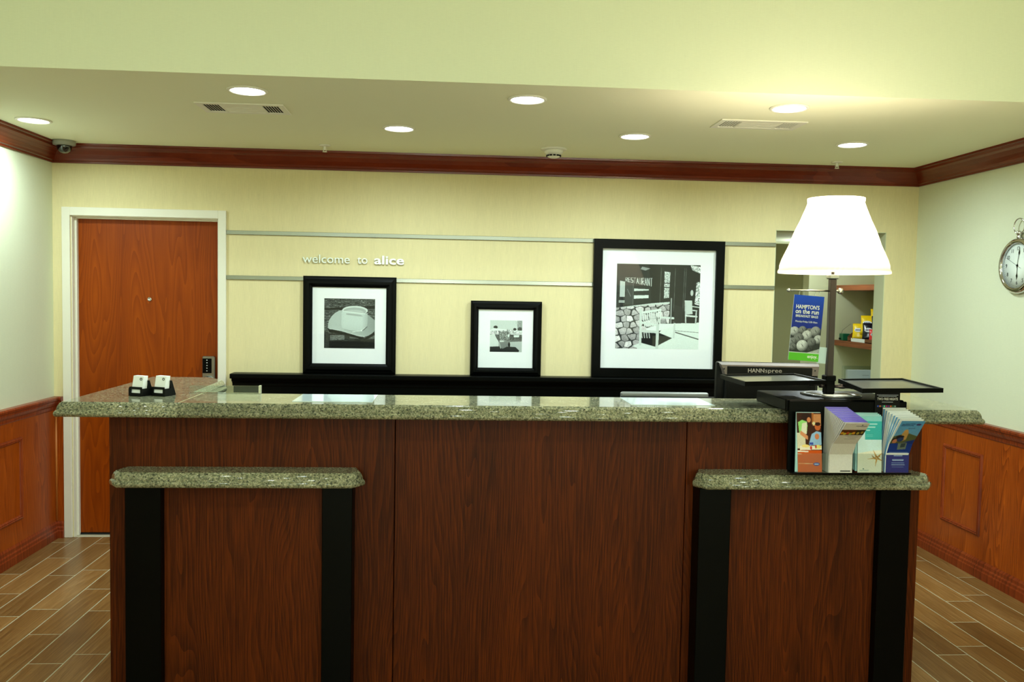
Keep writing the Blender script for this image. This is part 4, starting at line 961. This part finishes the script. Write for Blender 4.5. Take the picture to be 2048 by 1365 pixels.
# 4 blue leaflets fanned forward
n_ = 24
for i in range(n_):
    k = (i / (n_ - 1)) ** 1.0 * .98
    pp = path_for(k)(1.178 - .028 * k + .0025 * math.sin(i * 2.1))
    xj = .0015 * math.sin(i * 1.7)
    if i < n_ - 1:
        o = leafgeo(1.648 + xj, 1.738 + xj, pp, (.0046, .0014)).build('brochure', M_cream if i % 3 else M_bluep); tag(o, 'blue and white leaflet fanned out behind the front castle one', 'brochure', 'blue and white leaflets')
    else:
        c = Cv(48, 120, (92, 158, 206)); m_ = c.Y >= 0; c.a[:] = np.stack([80 + 60 * c.Y, 150 + 20 * c.Y, 205 - 10 * c.Y], -1)
        c.line((.1, .075), (.64, .065), .016, (40, 72, 120)); c.line((.08, .105), (.6, .10), .014, (40, 72, 120)); c.ell(.80, .08, .11, .022, (70, 60, 110)); c.line((.45, .165), (.72, .16), .010, (60, 90, 140))
        c.poly([(0, .35), (.3, .30), (.6, .28), (1, .34), (1, .52), (0, .52)], (84, 92, 60)); c.ell(.42, .24, .10, .05, (196, 152, 90)); c.poly([(.30, .27), (.56, .25), (.60, .42), (.46, .46), (.34, .40)], (190, 150, 86)); c.ell(.30, .36, .17, .035, (30, 28, 40)); c.ell(.14, .43, .13, .05, (40, 32, 34)); c.ell(.16, .46, .10, .05, (180, 120, 90)); c.ell(.36, .42, .14, .05, (40, 60, 110))
        c.poly([(0, .52), (.5, .5), (1, .42), (1, 1), (0, 1)], (24, 52, 128)); c.poly([(.36, .50), (.74, .49), (.76, .62), (.40, .63)], (96, 110, 104)); c.poly([(.5, .52), (.7, .51), (.7, .58), (.5, .59)], (48, 60, 66))
        for (a, b, y, t_) in ((.1, .92, .685, .008), (.34, .7, .74, .014), (.28, .76, .805, .020), (.24, .8, .85, .008), (.24, .82, .88, .008), (.26, .78, .91, .007)): c.line((a, y), (b, y), t_, (170, 190, 226))
        c.noise(.05, 1, 1)
        o = print_mesh('brochure', c, sheetfn(1.650, 1.740, pp), M_inkgloss, None, back=(0, .0024, 0)); tag(o, 'front blue brochure with people and a stone building, rightmost in the holder', 'brochure', 'brochures in the stand')
# black booklet
bb = thing('leaflet', 'black upright leaflet advertising two free nights, behind the blue brochures', 'leaflet', (1.67, -2.375, 1.16))
MB().box(1.618, 1.717, -2.3765, -2.3735, 1.12, 1.243, .0005).build('card', M_blackmat, bb)
fit('TWO FREE NIGHTS', .082, .0135, (1.6675, -2.3768, 1.2075), M_whitep, 'lettering', bb, ext=.0001, bold=.02, align='CENTER')
for z_, wd in ((1.2275, .043), (1.2225, .036), (1.200, .022)): 
    m_ = MB()
    for q in range(14): m_.box(1.6675 - wd + q * wd / 7, 1.6675 - wd + q * wd / 7 + wd / 9, -2.3769, -2.3765, z_ - .0009, z_ + .0009)
    m_.build('fine_print', M_inklight, bb)
for q, cc in enumerate(((40, 70, 170), (190, 110, 60), (60, 70, 90), (90, 220, 160), (180, 50, 110), (110, 40, 130), (210, 110, 50), (60, 100, 60), (130, 160, 150))):
    MB().box(1.627 + q * .0085, 1.6335 + q * .0085, -2.3769, -2.3765, 1.181, 1.187).build('colour_square', plain('swatch_%d' % q, cc, .6), bb)

# ================================================================== PANTRY THINGS
gb = thing('tin', 'small dark green box at the left end of the lower pantry shelf', 'box', (3.25, 1.3, 1.26))
MB().box(3.222, 3.285, 1.36, 1.43, 1.2605, 1.318, .003).build('box', plain('green_tin', (18, 92, 62), .35), gb)
MB().box(3.213, 3.223, 1.40, 1.42, 1.268, 1.282, .002).build('knob', M_black, gb)
mb = MB(); mb.tube([(3.235, 1.42, 1.316), (3.245, 1.42, 1.345), (3.31, 1.41, 1.40)], .0012, 5); mb.build('wire', M_nickel, gb)
sb = thing('snack_display', 'brown cardboard display box tilted up and filled with snack bags', 'box', (3.37, .95, 1.26))
mb = MB()
bx0, bx1, by0, by1 = 3.222, 3.545, .66, 1.27
mb.loft([[(bx0, y, 1.2605), (bx1, y, 1.2605), (bx1, y, 1.54), (bx1 - .01, y, 1.54), (bx0 + .14, y, 1.42), (bx0 - .001, y, 1.30)] for y in (by1, by1 + .004)])
mb.box(bx0, bx1, by0, by1, 1.2605, 1.266); mb.box(bx0, bx0 + .003, by0, by1, 1.2605, 1.292)
mb.build('carton', plain('brown_carton', (106, 62, 26), .8), sb)
MB().box(bx0 - .0015, bx0 - .0002, .98, by1 - .06, 1.262, 1.290).build('price_label', M_paper, sb)
def bag(x_, y_, z_, rx, rz, mat, lab, grp, sc=1.0):
    t = thing('snack_bag', lab, 'snack', (x_, y_, z_), grp)
    b_ = MB(); rings = []
    W_, H_ = .055 * sc, .085 * sc
    for j in range(7):
        v = j / 6; h = (v - .5) * 2 * H_; thk = .020 * sc * math.sin(PI * min(max(v, .04), .96)) + .0015; ww = W_ * (1 - .08 * math.sin(PI * v))
        rings.append([(ww * math.cos(2 * PI * i / 14), thk * math.sin(2 * PI * i / 14), h) for i in range(14)])
    b_.loft(rings, True, True)
    Mx = Matrix.Translation((x_, y_, z_)) @ Matrix.Rotation(rz, 4, 'Z') @ Matrix.Rotation(rx, 4, 'X')
    o_ = b_.build('pouch', mat, None); o_.data.transform(Mx); attach(o_, t)
    l_ = MB(); l_.loft([[(.036 * sc * math.cos(2 * PI * i / 16), -.0235 * sc, .004 + .022 * sc * math.sin(2 * PI * i / 16)) for i in range(16)], [(.036 * sc * math.cos(2 * PI * i / 16), -.018 * sc, .004 + .022 * sc * math.sin(2 * PI * i / 16)) for i in range(16)]])
    o_ = l_.build('printed_oval', M_paper, None); o_.data.transform(Mx); attach(o_, t)
    l_ = MB()
    for q in range(4): l_.box((-.024 + q * .013) * sc, (-.016 + q * .013) * sc, -.0242 * sc, -.0235 * sc, -.004, .012)
    o_ = l_.build('printed_marks', plain('navy_print', (24, 34, 84), .5), None); o_.data.transform(Mx); attach(o_, t)
M_yel = plain('yellow_foil', (240, 202, 22), .25); M_blk = plain('dark_foil', (22, 24, 34), .2); M_red = plain('red_foil', (206, 30, 26), .3)
RZ_ = math.radians(-28)
bag(3.268, 1.190, 1.345, -.45, RZ_, M_yel, 'yellow snack bag at the front left of the snack display', 'yellow snack bags', .80)
bag(3.330, 1.165, 1.400, -.45, RZ_, M_yel, 'yellow snack bag in the middle of the snack display', 'yellow snack bags', .95)
bag(3.400, 1.145, 1.455, -.45, RZ_, M_yel, 'upper yellow snack bag in the snack display', 'yellow snack bags', .95)
bag(3.470, 1.120, 1.510, -.45, RZ_, M_yel, 'topmost yellow snack bag at the back right of the snack display', 'yellow snack bags', .95)
bag(3.280, 1.040, 1.350, -.45, RZ_, M_blk, 'dark snack bag at the front of the snack display', 'dark snack bags', .85)
bag(3.345, 1.015, 1.400, -.45, RZ_, M_blk, 'dark snack bag in the middle of the snack display', 'dark snack bags', .95)
bag(3.415, 0.990, 1.455, -.45, RZ_, M_blk, 'dark snack bag at the back of the snack display', 'dark snack bags', .95)
bag(3.262, .920, 1.322, -.4, RZ_, M_red, 'small red snack bag at the right end of the snack display', 'red snack bags', .6)
ph = thing('paper_holder', 'clear acrylic holder with white paper on the pantry cabinet', 'holder', (3.05, .72, .82))
mb = MB(); mb.box(2.935, 3.195, .700, .703, .8205, 1.10); mb.box(2.935, 3.195, .740, .743, .8205, 1.10); mb.build('acrylic_shell', M_acryl, ph)
MB().box(2.965, 3.178, .706, .738, .8225, 1.070).build('paper_stack', M_paper, ph)
MB().box(3.08, 3.13, .7055, .706, 1.030, 1.032).build('printed_line', M_grey, ph)
